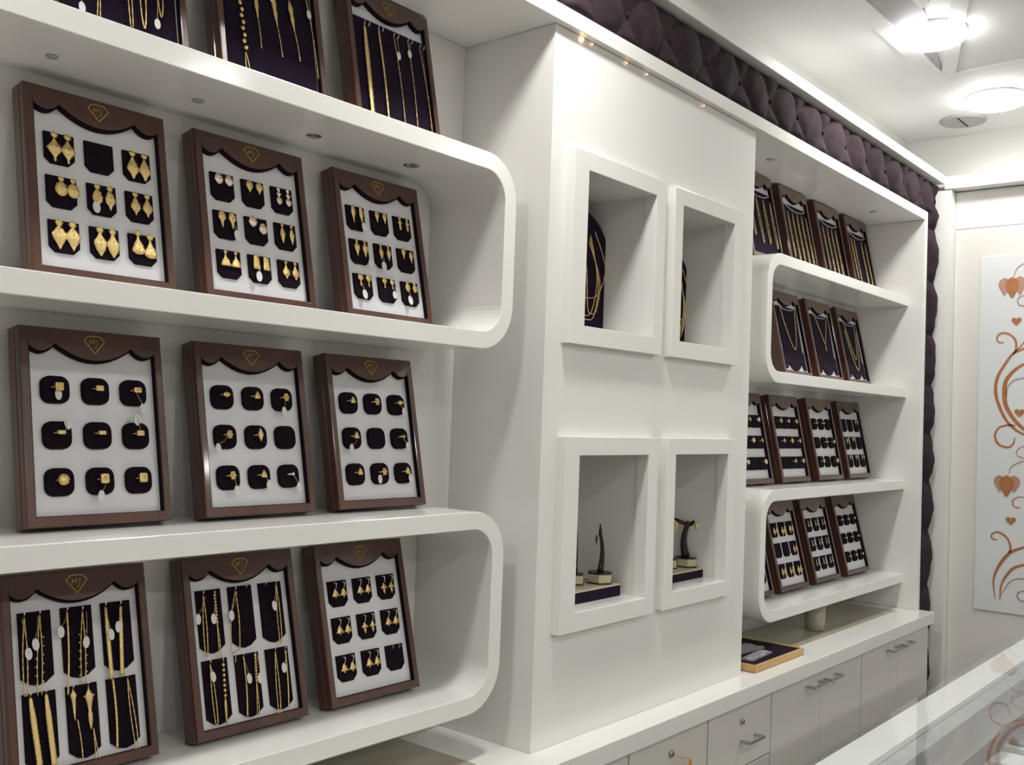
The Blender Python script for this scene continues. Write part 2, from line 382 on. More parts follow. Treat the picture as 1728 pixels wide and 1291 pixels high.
for (xa, xb, xo0, xo1) in ((1.772, 2.055, 1.718, 2.098), (2.183, 2.460, 2.143, 2.503)):
    for (za, zb, zo0, zo1) in ((-.42, -.078, -.462, -.037), (.207, .551, .165, .592)):
        d = CY-.022
        mb = MB()
        O = [(xo0, zo0), (xo1, zo0), (xo1, zo1), (xo0, zo1)]; I = [(xa, za), (xb, za), (xb, zb), (xa, zb)]
        for q, y in ((O, CY+.001), (O, d), (I, d), (I, CY+.012)): mb.v += [(x, y, z+ZC) for x, z in q]
        for k in range(3):
            for i in range(4):
                j = (i+1) % 4; mb.f.append((k*4+i, k*4+j, k*4+4+j, k*4+4+i))
        fr = cpart('niche_frame', mb, WHITE, .0012)
        e = .004; mb = MB(); L = [(xa-e, za-e), (xb+e, za-e), (xb+e, zb+e), (xa-e, zb+e)]
        L = [(xa, za), (xb+e, za), (xb+e, zb), (xa, zb)]
        for y in (CY+.0125, 1.64): mb.v += [(x, y, z+ZC) for x, z in L]
        for i in range(4):
            j = (i+1) % 4; mb.f.append((i, j, 4+j, 4+i))
        mb.f.append((4, 5, 6, 7))
        o = mb.build('niche_lining', WHITE, fr)

# ------------------------------------------------------------------ counter top and base cabinets
ct = empty('countertop', (1.9, 1.38, ZC-.745), label='long white countertop running under both shelf bays', cat='countertop')
def ctp(name, mb, m, bevel=.0015):
    o = mb.build(name, m, ct, bevel=bevel); o.matrix_parent_inverse = Matrix.Translation((-1.9, -1.38, -(ZC-.745))); return o
ctp('slab', B(-.6, 4.105, 1.222, 1.60, -.745, -.702), WHITE)
ctp('inset_panel', B(.06, 1.53, 1.336, 1.5595, -.7018, -.7005), INSET, 0)
ctp('inset_panel', B(2.614, 4.000, 1.336, 1.5595, -.7018, -.7005), INSET, 0)
def lock(parent, x, z):
    mb = MB(); mb.lathe([(.0085, 0), (.0085, -.004), (.006, -.0065), (.0055, -.0065)], (x, 1.2345, z+ZC), 16, 1, 'y'); o = mb.build('lock', CHROME, parent, smooth=False)
    MB().box(x-.0008, x+.0008, 1.2275, 1.2279, z+ZC-.004, z+ZC+.004).build('keyhole', BLACK, o); return o
def bar_handle(parent, x0, x1, z, drop=.0):
    mb = MB(); zz = z+ZC
    mb.box(x0, x1, 1.205, 1.211, zz-.0035, zz+.0035)
    mb.box(x0, x0+.008, 1.211, 1.2345, zz-.004, zz+.004); mb.box(x1-.008, x1, 1.211, 1.2345, zz-.004, zz+.004)
    return mb.build('handle', CHROME, parent, bevel=.001)
def cabinet(x0, x1, kind, label):
    r = empty('base_cabinet', ((x0+x1)/2, 1.38, 0), label=label, cat='cabinet', group='white base cabinets under the counter')
    def P(name, mb, m=DOORW, bevel=.001):
        o = mb.build(name, m, r, bevel=bevel); o.matrix_parent_inverse = Matrix.Translation((-(x0+x1)/2, -1.38, 0)); return o
    P('carcass', B(x0+.001, x1-.001, 1.256, 1.60, -1.47, -.7455))
    P('plinth', B(x0+.001, x1-.001, 1.29, 1.60, -1.5495, -1.4705))
    zt = -.7475
    if kind == 'drawers':
        for i, (a, b) in enumerate(((-.918, zt), (-1.19, -.922), (-1.468, -1.194))):
            d = P('drawer', B(x0+.002, x1-.002, 1.236, 1.2555, a, b))
            if i == 0: lock(d, (x0+x1)/2, -.794)
            bar_handle(d, (x0+x1)/2-.005, (x0+x1)/2+.085, a+.071 if i == 0 else (a+b)/2) if not (i == 0 and x0 < 2) else None
    else:
        xm = (x0+x1)/2
        for i, (a, b) in enumerate(((x0+.002, xm-.001), (xm+.001, x1-.002))):
            d = P('door', B(a, b, 1.236, 1.2555, -1.468, zt))
            bar_handle(d, xm-.115 if i == 0 else xm+.015, xm-.015 if i == 0 else xm+.115, -.778)
    return r
cabinet(-.55, .55, 'doors', 'white two-door base cabinet at the far left end of the counter')
cabinet(.552, 1.240, 'doors', 'white two-door base cabinet below the left shelf bay')
cabinet(1.242, 1.941, 'doors', 'white base cabinet left of the drawer with the tasselled key')
cabinet(1.943, 2.310, 'drawers', 'white drawer cabinet with the orange tassel hanging at its lock')
cabinet(2.312, 2.679, 'drawers', 'white drawer cabinet with lock and angled chrome handle, no tassel')
cabinet(2.681, 3.370, 'doors', 'white two-door base cabinet with paired chrome handles, nearer the drawers')
cabinet(3.372, 4.072, 'doors', 'white two-door base cabinet with paired chrome handles, nearest the right wall')
# tassel
kf = empty('key_fob', (2.196, 1.226, ZC-.80), label='orange and yellow tassel key fob hanging below a drawer lock', cat='key fob')
mb = MB(); mb.tube([(-.069, -.004, .004), (-.04, -.012, -.006), (-.015, -.010, -.014), (0, -.006, -.022)], .0012); mb.build('cord', KEYM, kf)
mb = MB()
for k in range(9): mb.tube([(0, -.006, -.022), (.006*math.cos(k*.7), -.006+.004*math.sin(k*.7), -.042), (.014*math.cos(k*.7), -.006+.005*math.sin(k*.7), -.075)], [.002, .0022, .0012])
mb.build('tassel', KEYM, kf)

# ------------------------------------------------------------------ display trays
W_, H_, T_ = .232, .304, .036
TH = {0: math.radians(12.0), 1: math.radians(12.8), 2: math.radians(12.2), 3: math.radians(14.5)}
YB = {0: 1.480, 1: 1.483, 2: 1.480, 3: 1.474}
ZS = {0: .541, 1: .173, 2: -.193, 3: -.564}
def sweep_frame():
    prof = [(.010, .010), (0, 0), (0, -.019), (.0014, -.0202), (.0014, -.0215), (0, -.0227), (0, -T_+.004), (.0012, -T_+.001), (.0035, -T_), (.0125, -T_), (.0138, -T_+.001), (.0138, -.022)]
    mb = MB(); n = len(prof)
    for sx, sz in ((0, 0), (1, 0), (1, 1), (0, 1)):
        for k, (d, y) in enumerate(prof):
            b = d + (.002*(d/.0125) if sz == 0 and d > .01 else 0)
            mb.v.append(((d if sx == 0 else W_-d), y, (b if sz == 0 else H_-b)))
    for c in range(4):
        for k in range(n-1):
            a, b = c*n+k, ((c+1) % 4)*n+k
            mb.f.append((a, b, b+1, a+1))
    mb.f.append((0, n, 2*n, 3*n))
    return mb
M_frame = sweep_frame().build('frame', WOOD, link=False)
M_board = MB().box(.0139, W_-.0139, -.025, -.0223, .0159, H_-.0139).build('backing_board', BOARD, link=False)
def scallop():
    pts = []
    def lobe(u0, v0, u1, v1, sag, n):
        # circular-like sag between two cusps
        for i in range(n):
            t = i/n; pts.append((u0+(u1-u0)*t, v0+(v1-v0)*t - sag*(1-(2*t-1)**2)))
    lobe(.0135, .274, .054, .2790, .0105, 8); lobe(.054, .2790, .178, .2790, .0235, 16); lobe(.178, .2790, W_-.0135, .274, .0105, 9)
    pts.append((W_-.0135, .274))
    mb = MB(); poly = pts + [(W_-.0035, H_-.0035), (.0035, H_-.0035)]
    poly = pts + [(W_-.0135, .2815), (W_-.004, .2815), (W_-.004, H_-.004), (.004, H_-.004), (.004, .2815), (.0135, .2815)]
    mb.rings([[(x, -.0331, z) for x, z in poly], [(x, -T_-.0002, z) for x, z in poly]])
    global M_head_poly; M_head_poly = (poly, len(pts)-0)
    return mb
def tray_lining():
    mb = MB(); q = M_head_poly
    mb.rings([[(x, -.0222, z-(.0032 if k < q[1] else 0)) for k, (x, z) in enumerate(q[0])], [(x, -.0330, z-(.0032 if k < q[1] else 0)) for k, (x, z) in enumerate(q[0])]])
    for a in ((.0139, .0146, .0159, .27), (W_-.0146, W_-.0139, .0159, .27), (.0139, W_-.0139, .0159, .0166)): mb.box(a[0], a[1], -.0345, -.0222, a[2], a[3])
    return mb
M_header = scallop().build('scalloped_header', WOOD, link=False, bevel=.0006)
M_lin = tray_lining().build('lining', VELV, link=False)
def emblem():
    mb = MB(); y = -T_-.0008; cu = W_/2; r = .0009
    d = [(-.0095, .2940), (.0095, .2940), (.0168, .2865), (0, .2665), (-.0168, .2865)]
    for a, b in zip(d, d[1:]+d[:1]): mb.tube([(cu+a[0], y, a[1]), (cu+b[0], y, b[1])], r, 5, .4)
    def st(pts, r=.0006): mb.tube([(cu+x, y, .268+z) for x, z in cat(pts, 4)], r, 5, .5)
    st([(-.0092, .0125), (-.0075, .0135), (-.0068, .0205)]); st([(-.0068, .0205), (-.0040, .0145)]); st([(-.0040, .0145), (-.0005, .0210)]); st([(-.0005, .0210), (.0002, .0150), (.0016, .0140)])
    st([(.0030, .0195), (.0062, .0195)]); st([(.0052, .0195), (.0045, .0135), (.0028, .0085), (.0004, .0080), (.0000, .0098)])
    return mb
M_emb = emblem().build('emblem', EMBL, link=False)
def rrect(w, h, r, n=5):
    p = []
    for cx, cz, a in ((w/2-r, h/2-r, 0), (-w/2+r, h/2-r, PI/2), (-w/2+r, -h/2+r, PI), (w/2-r, -h/2+r, 1.5*PI)): p += arc(cx, cz, r, a, a+PI/2, n)
    return p
def chamf(w, h, c): return [(-w/2, h/2), (w/2, h/2), (w/2, -h/2+c), (w/2-c, -h/2), (-w/2+c, -h/2), (-w/2, -h/2+c)]
def tongue(w, h, c): return [(-w/2, h/2), (w/2, h/2), (w/2, -h/2+c), (w/4, -h/2+c*.25), (0, -h/2), (-w/4, -h/2+c*.25), (-w/2, -h/2+c)]
PADS = {}
def padobj(key, poly, yf, m, bev=.0012):
    PADS[key] = MB().pad(poly, -.0248, yf, bev).build('velvet_pad', m, link=False)
padobj('ring', rrect(.0435, .0420, .0135), -.0335, VELV, .003)
padobj('ringw', rrect(.0600, .0420, .008), -.0335, VELV, .002)
padobj('ear', chamf(.0465, .0500, .009), -.0300, VELV)
padobj('ear3', chamf(.0465, .0500, .010), -.0290, VELV)
padobj('long', tongue(.0490, .1080, .012), -.0290, VELV)
padobj('full', [(.018-.116, .243-.15), (.214-.116, .243-.15), (.214-.116, .020-.15), (.018-.116, .020-.15)], -.0280, PVELV)
neck = [(-.085, .095), (.085, .095), (.085, -.045), (.088, -.062), (.088, -.128), (.066, -.128), (.052, -.108)] + arc(0, -.075, .055, -.45, -PI+.45, 12) + [(-.052, -.108), (-.066, -.128), (-.088, -.128), (-.088, -.062), (-.085, -.045)]
neck = [(-.086, .097), (.086, .097), (.074, -.060), (.086, -.066), (.088, -.128), (.068, -.128), (.052, -.100), (.047, -.112), (.034, -.124), (.017, -.131), (0, -.133), (-.017, -.131), (-.034, -.124), (-.047, -.112), (-.052, -.100), (-.068, -.128), (-.088, -.128), (-.086, -.066), (-.074, -.060)]
padobj('neck', neck, -.0300, PVELV)
U3, V3 = (.0535, .1170, .1805), (.2080, .1380, .0670)
SHELFN = ['top', 'second', 'third', 'bottom']
ROWW = {0: 'on the topmost shelf', 1: 'inside the upper loop', 2: 'on top of the lower loop', 3: 'inside the lower loop'}
def tmat(row, x0): return Matrix.Translation((x0, YB[row], ZS[row]+ZC+.0003)) @ Matrix.Rotation(-TH[row], 4, 'X')
def tray(row, x0, kind, label, group):
    M = tmat(row, x0)
    t = empty('display_tray', M.to_translation(), -TH[row], label, 'jewellery tray', group)
    for o in (M_frame, M_board, M_lin, M_header, M_emb):
        c = copy_part(o, t)
    if kind in ('ear', 'ring', 'ear3', 'ringw'):
        for v in V3:
            for u in U3: copy_part(PADS[kind], t, (u, 0, v))
    elif kind == 'long':
        for v in (.1925, .0745):
            for u in (.0515, .1160, .1805): copy_part(PADS['long'], t, (u, 0, v))
    elif kind == 'full': copy_part(PADS['full'], t, (.116, 0, .15))
    elif kind == 'neck': copy_part(PADS['neck'], t, (.116, 0, .153))
    return t, M
hookm = MB().tube([(0, 0, 0), (0, -.004, -.001), (0, -.007, .002), (0, -.007, .006)], .0009, 5).build('hook', SILV, link=False)
def add_hook(t, u, v, y=-.0288): copy_part(hookm, t, (u, y, v))

# ------------------------------------------------------------------ jewellery: meshes are made once per kind and shared
CACHE = {}
def shared(key, fn, name, m, smooth=True):
    if key not in CACHE: CACHE[key] = fn().build(name, m, link=False, smooth=smooth)
    return CACHE[key]
PROF = {  # drop outlines: (half width, height from the stud downwards), millimetres
 'kite': (33, [(1.2, -5), (3, -9), (6.5, -15), (10.5, -21), (6, -28), (2.6, -33), (1.4, -36), (2.2, -38), (.3, -41)]),
 'kite2': (33, [(1.4, -5), (3.2, -10), (6, -16), (9, -23), (8, -28), (4, -34), (2.2, -38), (.5, -41)]),
 'round': (22, [(2, -4), (6, -8), (8.6, -14), (8.4, -19), (5, -24), (1, -26)]),
 'oval': (24, [(1.8, -4), (4.8, -9), (7.2, -16), (6.6, -22), (3, -27), (1.6, -31), (.4, -34)]),
 'tear': (26, [(1.4, -4), (3.5, -9), (6.8, -16), (7.4, -21), (4.4, -26), (1.6, -29), (1.8, -31), (.4, -33)]),
 'shield': (28, [(1.5, -4), (5, -9), (10.2, -16), (9, -23), (5, -30), (2, -36), (.5, -39)]),
 'fanlong': (28, [(2.2, -4), (4, -10), (8.6, -17), (9, -23), (6, -31), (2.6, -37), (.6, -40)]),
 'bell': (28, [(1.6, -4), (2.4, -10), (6.5, -18), (9.6, -26), (9.2, -30), (5, -33), (1, -34)]),
 'cluster': (0, [(3, 3), (6.4, -3), (7.6, -8), (5, -13), (1, -16)]),
 'leaf': (0, [(2.5, 3), (5.6, -2), (6.2, -7), (3.6, -12), (1.2, -16), (.3, -19)]),
 'triple': (0, [(1, 4), (3.6, 0), (1.8, -4), (4.4, -9), (2, -13), (5.4, -19), (4.6, -24), (1.5, -28)]),
 'leaflong': (0, [(3, 4), (5.8, -2), (6.4, -8), (3, -14), (1.8, -20), (.5, -25)]),
 'lance': (10, [(1, -3), (3.4, -9), (4.8, -15), (3.6, -22), (1.4, -29), (.3, -33)]),
 'fan': (12, [(1, -3), (2, -8), (6, -14), (8.4, -20), (8, -23), (4, -24), (.8, -24)]),
 'tassel': (0, [(3, 4), (5, 0), (5.4, -6), (6.2, -16), (5.2, -20), (1, -20)]),
 'fandrop': (12, [(1, -3), (2.4, -8), (6.6, -15), (6.4, -21), (2.4, -25), (1.6, -28), (.4, -29)]),
 'long': (0, [(1.5, 6), (3.8, 0), (4.6, -7), (4.2, -13), (2, -20), (1, -27), (.3, -30)]),
 'short': (0, [(2, 4), (4.2, 0), (4.8, -5), (3, -10), (1.4, -15), (.3, -19)]),
 'tiers': (0, [(1.4, 5), (3.4, 1), (2, -3), (4.6, -8), (2.4, -13), (3.2, -18), (1, -24)]),
 'lozenge': (0, [(1.2, 6), (2.6, 2), (1.6, -2), (6, -9), (5, -15), (2, -24), (.4, -29)]),
 'spear': (0, [(1, 6), (2.4, 2), (1.5, -2), (4.2, -9), (4.6, -14), (2, -21), (.4, -27)]),
 'flower': (0, [(2, 4), (5.4, 0), (5.6, -5), (2, -9), (1.4, -14), (2, -17), (.4, -20)]),
 'pear': (0, [(.8, 8), (2.4, 3), (4.8, -4), (5.6, -9), (4.2, -13), (1, -16)]),
 'jhumka': (-1, [(1, -10), (2.4, -12), (4.6, -16), (7.2, -21), (7.6, -22.5), (6.4, -23), (2, -23), (1.8, -25), (.4, -27)]),
 'jhumka2': (-1, [(1, -11), (3.2, -15), (6.6, -19), (6.2, -21), (2, -22), (3, -25), (1.2, -30), (.4, -32)]),
}
def drop_mesh(k):
    def fn():
        mb = MB(); pr = PROF[k][1]; s = .001
        sm = cat([(a, b) for a, b in pr], 3)
        mb.lathe([(max(a, .2)*s, b*s) for a, b in sm][::-1], (0, 0, 0), 12, .36)
        for a, b in pr[1:-1]:                      # granulation on the rim and face
            if a > 4:
                for sx in (-1, 1): mb.ball((sx*a*s*.96, -.0006, b*s), .0009, 1, 6, 4)
                mb.ball((0, -a*s*.36, b*s), .0013, .7, 6, 4)
        return mb
    return fn
def stud_mesh(k):
    r = {33: 4.4, 22: 3.6, 24: 3.9, 26: 3.9, 28: 4.6, 10: 2.4, 12: 2.6}.get(PROF[k][0], 2.2)*.001
    def fn():
        mb = MB(); mb.ball((0, 0, 0), r, .5, 12, 6)
        for i in range(8): mb.ball((r*.95*math.cos(i*PI/4), -.0005, r*.95*math.sin(i*PI/4)), r*.26, .8, 6, 4)
        return mb
    return fn
def wire_mesh():
    mb = MB(); mb.tube(cat([(-.001, .001, 0), (0, -.003, .0015), (.0012, -.004, -.002), (.0004, -.002, -.010)], 4), .0008, 5); mb.ball((.0012, -.004, -.001), .0016, 1, 6, 4); return mb
def tag_mesh():
    mb = MB(); mb.lathe([(.001, -.0004), (.0052, -.0004), (.0052, .0004), (.001, .0004)], (0, 0, 0), 16, 1.75, 'y'); return mb
def add_tag(parent, tx, tz, ty=-.003, fx=0, fz=-.003, name='price_tag'):
    """small white oval paper tag on a thread, tx,tz in the thing's own plane"""
    c = copy_part(shared('tag', tag_mesh, 'price_tag', TAG, False), parent, (tx, ty, tz)); c.rotation_euler = (0, random.uniform(-.15, .15), 0)
    mb = MB(); mb.tube([(fx-tx, -.001, fz-tz), ((fx-tx)*.5+.0006, -.0015, (fz-tz)*.5), (0, -.0006, .0070)], .00045, 4)
    mb.build('thread', GOLD, c)
SLOTW = {(0, 0): 'top left', (0, 1): 'top centre', (0, 2): 'top right', (1, 0): 'middle left', (1, 1): 'central', (1, 2): 'middle right', (2, 0): 'bottom left', (2, 1): 'bottom centre', (2, 2): 'bottom right'}
KINDW = {'kite': 'kite-shaped', 'kite2': 'long kite-shaped', 'round': 'round-disc', 'oval': 'oval', 'tear': 'teardrop', 'shield': 'shield-shaped', 'fanlong': 'pointed oval', 'bell': 'bell-shaped', 'cluster': 'pink-gold cluster', 'leaf': 'leaf', 'triple': 'three-tier', 'leaflong': 'fringed leaf', 'lance': 'lance-shaped', 'fan': 'fan-shaped', 'tassel': 'tassel', 'fandrop': 'fan-and-drop', 'long': 'long slim', 'short': 'short drop', 'tiers': 'tiered', 'lozenge': 'lozenge', 'spear': 'spear-shaped', 'flower': 'flower', 'pear': 'pear-shaped', 'jhumka': 'dome drop', 'jhumka2': 'dome-and-bead drop'}
def earring(M, rx, u, v, k, label, group, m=None, tagpos=None, proud=.0035, simple=False, sc_=1.0, face=-.0300):
    m = m or (ROSE if k in ('cluster', 'triple') else GOLD)
    p = M @ Vector((u, face-proud, v))
    if simple:
        o = shared('s'+k+m.name, drop_mesh(k), 'earring', m).copy(); C.objects.link(o)
        o.location = p; o.rotation_euler = (rx, 0, 0); o.scale = (sc_,)*3
        return tag(o, label, 'earring', group)
    r = empty('earring', p, rx, label, 'earring', group); r.scale = (sc_*1.16, sc_, sc_*1.06)
    if PROF[k][0] == -1: copy_part(shared('wire', wire_mesh, 'ear_wire', SILV), r)
    else: copy_part(shared('st'+str(PROF[k][0])+m.name, stud_mesh(k), 'stud', m), r)
    copy_part(shared('d'+k+m.name, drop_mesh(k), 'drop', m), r)
    if tagpos: add_tag(r, tagpos[0], tagpos[1], -.004, 0, -.014)
    return r
def pair(M, row, slot, k, where, group, du=(-.0098, .0108), dz=(0, 0), v0=.0195, tags=(None, None), **kw):
    i, j = slot; u, v = U3[j], V3[i]
    for s in (0, 1):
        lab = f"{('left','right')[s]} {KINDW[k]} earring on {SLOTW[slot]} pad, {where}"
        earring(M, -TH[row], u+du[s], v+v0+dz[s], k, lab, group, tagpos=tags[s], **kw)

# rings: the band stands half sunk in the slit of the cushion, the head faces out
def band_mesh():
    mb = MB(); r = .0085; pts = [(r*math.cos(a), -r*math.sin(a), 0) for a in [PI*(.02+.96*k/14) for k in range(15)]]
    mb.tube(pts, [.0011+.0007*math.sin(PI*k/14) for k in range(15)], 8, 1.0, (0, 0, 1)); return mb
def head_mesh(k):
    def fn():
        mb = MB(); y = -.0098
        def blk(w, h, t, r):
            mb.pad(rrect(w, h, r, 3), y+.003, y-t, .0008)
        if k == 'square': blk(.0125, .0125, .002, .0015); [mb.ball((a*.0035, y-.002, b*.0035), .0014, .6, 6, 4) for a in (-1, 0, 1) for b in (-1, 0, 1)]
        elif k == 'bar': blk(.0125, .0085, .002, .001); [mb.ball((a*.0035, y-.002, 0), .0015, .6, 6, 4) for a in (-1, 0, 1)]
        elif k == 'smallbar': blk(.0120, .0062, .002, .001)
        elif k == 'round': mb.ball((0, y+.001, 0), .0088, .45, 14, 7); [mb.ball((.007*math.cos(a), y-.001, .007*math.sin(a)), .0016, 1, 6, 4) for a in [i*PI/5 for i in range(10)]]
        elif k == 'signet': blk(.0135, .0150, .0022, .003); mb.ball((0, y-.0015, 0), .004, .5, 10, 5)
        elif k == 'oval': mb.ball((0, y, 0), .005, .6, 10, 6); blk(.014, .0065, .0015, .003)
        elif k == 'marquise': mb.pad([(0, .012), (.0035, .005), (.0055, 0), (.0035, -.005), (0, -.012), (-.0035, -.005), (-.0055, 0), (-.0035, .005)], y+.003, y-.002, .001)
        elif k == 'flower':
            mb.ball((0, y, 0), .0034, .7, 8, 5); [mb.ball((.0042*math.cos(a), y, .0052*math.sin(a)), .0028, .6, 8, 5) for a in [i*PI/3 for i in range(6)]]
        elif k == 'tri': mb.pad([(0, .0085), (.004, .003), (.006, -.005), (-.006, -.005), (-.004, .003)], y+.003, y-.002, .001); mb.ball((0, y-.002, 0), .002, .7, 6, 4)
        elif k == 'stone': mb.ball((0, y, 0), .0034, .8, 8, 5)
        return mb
    return fn
RW = {'square': 'broad square-faced', 'bar': 'rectangular-faced', 'smallbar': 'slim rectangular', 'round': 'large domed', 'signet': 'large signet', 'oval': 'oval-topped', 'marquise': 'upright marquise', 'flower': 'flower-topped', 'tri': 'pointed cluster', 'stone': 'slim single-stone'}
def ring(M, row, slot, k, where, group, tagpos=None, m=None, simple=False, du=0, dv=0, wordslot=None, sc_=1.0):
    i, j = slot; u, v = U3[j]+du, V3[i]+.002+dv; m = m or GOLD
    p = M @ Vector((u, -.0334, v))
    lab = f"{'gold' if m is GOLD else ('pale silver' if m is SILV else 'pale gold')} {RW[k]} ring on {wordslot or SLOTW[slot]} cushion, {where}"
    if simple:
        def fn():
            a = band_mesh(); b = head_mesh(k)(); n = len(a.v); a.v += b.v; a.f += [tuple(x+n for x in f) for f in b.f]; return a
        o = shared('r'+k+m.name, fn, 'ring', m).copy(); C.objects.link(o); o.location = p; o.rotation_euler = (-TH[row], 0, 0); o.scale = (sc_,)*3
        return tag(o, lab, 'ring', group)
    r = empty('ring', p, -TH[row], lab, 'ring', group)
    copy_part(shared('band'+m.name, band_mesh, 'band', m), r); copy_part(shared('h'+k+m.name, head_mesh(k), 'ring_head', m), r)
    if tagpos: add_tag(r, tagpos[0], tagpos[1], -.006, .002, -.001)
    return r

# bracelets and chains hung from hooks
def strand(mb, p, q, r, bow=0, n=14, bead=None):
    pts = []; rad = []
    for i in range(n+1):
        t = i/n; pts.append((p[0]+(q[0]-p[0])*t+bow*math.sin(PI*t), p[1]+(q[1]-p[1])*t, p[2]+(q[2]-p[2])*t)); rad.append(r*(1 if not bead else (1.25 if i % 2 else .75)))
    mb.tube(pts, rad, 6)
def bracelet(M, row, top, bot, style, label, group, tagpos=None, width=.004, face=-.0290, name='bracelet', tagoff=None):
    p = M @ Vector((top[0], face-.0042, top[1]))
    r = empty(name, p, -TH[row], label, name.replace('_', ' '), group)
    dx, dz = bot[0]-top[0], bot[1]-top[1]; L = abs(dz); mb = MB(); y = -.0005
    def at(t): return (dx*t, y, dz*t)
    mb2 = None
    if style == 'double':
        strand(mb, (0, y, 0), (dx-.0022, y, dz), .0010, -.0022, 20, True); strand(mb, (0, y, 0), (dx+.0022, y, dz), .0010, .0022, 20, True)
        strand(mb, (dx-.0022, y, dz), (dx+.0022, y, dz), .0010, 0, 4)
    elif style == 'wideloop':
        strand(mb, (0, y, 0), (dx-.004, y, dz+.01), .0011, -.006, 20, True); strand(mb, (0, y, 0), (dx+.012, y, dz+.015), .0011, .003, 20, True); strand(mb, (dx-.004, y, dz+.01), (dx+.012, y, dz+.015), .0011, 0, 6)
        strand(mb, (dx+.003, y, dz+.012), (dx+.001, y, dz-.006), .0009, 0, 6)
    elif style == 'wide':
        n = 26; mb.tube([at(i/n) for i in range(n+1)], [(.0008 if i in (0,) else width*(.55+.45*min(1, i/8))*(1.08 if i % 2 else .92)) for i in range(n+1)], 8, .35)
    elif style == 'slim':
        n = 26; mb.tube([(dx*i/n+.002*math.sin(PI*i/n), y, dz*i/n) for i in range(n+1)], [width*.4*(1.2 if i % 2 else .9) for i in range(n+1)], 6, .6)
    elif style == 'beads':
        n = 9; s0 = .42
        for i in range(n): mb.ball(at(s0*i/(n-1)), .0030, .8, 8, 5)
        strand(mb, at(s0), (dx-.002, y, dz), .0009, 0, 14, True); strand(mb, at(s0), (dx+.003, y, dz), .0009, 0, 14, True)
        mb2 = None
    elif style == 'beadstail':
        n = 7; s0 = .5
        for i in range(n): mb.ball(at(.04+s0*i/(n-1)), .0034, .8, 8, 5)
        mb.tube([at(s0+.06), at(s0+.2), at(1)], [.0012, .0030, .0016], 6, .4)
    elif style == 'charms':
        strand(mb, (0, y, 0), (dx-.003, y, dz), .0009, -.002, 20, True); strand(mb, (0, y, 0), (dx+.003, y, dz), .0009, .002, 20, True)
        for i in range(6):
            for sx in (-1, 1): mb.ball((dx*(.3+.11*i)+sx*.0055, y, dz*(.3+.11*i)+.002*sx), .0016, 1, 6, 4)
    elif style == 'lotus':
        pr = [(.8, 0), (1.2, -3), (4.6, -7), (5.4, -10), (3.6, -14), (2.8, -22), (2.2, -30), (1.4, -40), (.9, -46)]
        mb.lathe([(a*.001, b*.001) for a, b in pr][::-1], (0, y, 0), 10, .4); strand(mb, (dx*.45, y, -.045), (dx, y, dz), .0010, .001, 14, True)
    elif style == 'biglotus':
        pr = [(.8, 0), (1.4, -6), (5, -11), (7.6, -15), (6.4, -20), (4.4, -26), (3, -34), (2.4, -38), (4, -42), (3.6, -52), (2, -60), (1, -64)]
        mb.lathe([(a*.001, b*.001) for a, b in pr][::-1], (0, y, 0), 10, .4); strand(mb, (dx*.55, y, -.063), (dx-.002, y, dz), .0009, 0, 14, True); strand(mb, (dx*.55, y, -.063), (dx+.003, y, dz), .0009, 0, 14, True)
        for sx in (-1, 1): mb.ball((sx*.0075, y, -.015), .0016, 1, 6, 4)
    elif style == 'pendant':
        a, b = .18, .62; strand(mb, (0, y, 0), at(a), .0009, 0, 4, True)
        mb.tube([at(a+(b-a)*t) for t in (0, .12, .3, .5, .62, .8, 1)], [.001, .003, .0062, .0040, .0048, .0024, .001], 10, .4)
        strand(mb, at(b), at(1), .0011, .001, 10, True); mb.ball(at(1), .0018)
    elif style == 'chunky':
        n = 14
        for i in range(n): mb.ball((dx*i/n+(.0012 if i % 2 else -.0012), y, dz*.85*i/n), .0044, .7, 8, 5)
        strand(mb, at(.83), (dx-.002, y, dz), .0008, -.001, 8); strand(mb, at(.83), (dx+.005, y, dz), .0008, .001, 8)
    elif style == 'thin':
        strand(mb, (0, y, 0), (dx, y, dz), .0010, .0035, 26, True); mb.ball((dx*.55+.0035, y, dz*.55), .0020)
    elif style == 'loop':
        w = width; pts = cat([(0, y, 0), (-w, y, dz*.3), (dx-w, y, dz*.8), (dx, y, dz), (dx+w, y, dz*.8), (w, y, dz*.3), (0, y, 0)], 6)
        mb.tube(pts, [.0012*(1.2 if i % 2 else .85) for i in range(len(pts))], 6)
    elif style == 'necklace':
        w = width; pts = cat([(-w, y, 0), (-w*.8, y, dz*.35), (-w*.35, y, dz*.8), (dx, y, dz), (w*.35+dx, y, dz*.8), (w*.8, y, dz*.35), (w, y, 0)], 6)
        mb.tube(pts, [.0015*(1.2 if i % 2 else .85) for i in range(len(pts))], 6)
    elif style == 'vnecklace':
        w = width; pts = cat([(-w, y, 0), (-w*.5, y, dz*.5), (0, y, dz)], 10)+cat([(0, y, dz), (w*.55, y, dz*.5), (w, y, 0)], 10)
        mb.tube(pts, [.0013*(1.2 if i % 2 else .85) for i in range(len(pts))], 6); mb.tube([(0, y, dz), (0, y, dz-.012), (0, y, dz-.026)], [.001, .0034, .0012], 8, .5)
    mb.build('chain', GOLD, r, smooth=True)
    if tagpos: add_tag(r, tagpos[0]-top[0], tagpos[1]-top[1], -.004, 0, -.002)
    return r

XA, XB, XCc = .650, .942, 1.238
X1 = (.650, .938, 1.244); X2 = (.660, .953, 1.240); X3 = (.654, .953, 1.237); X0 = (.655, .945, 1.247)
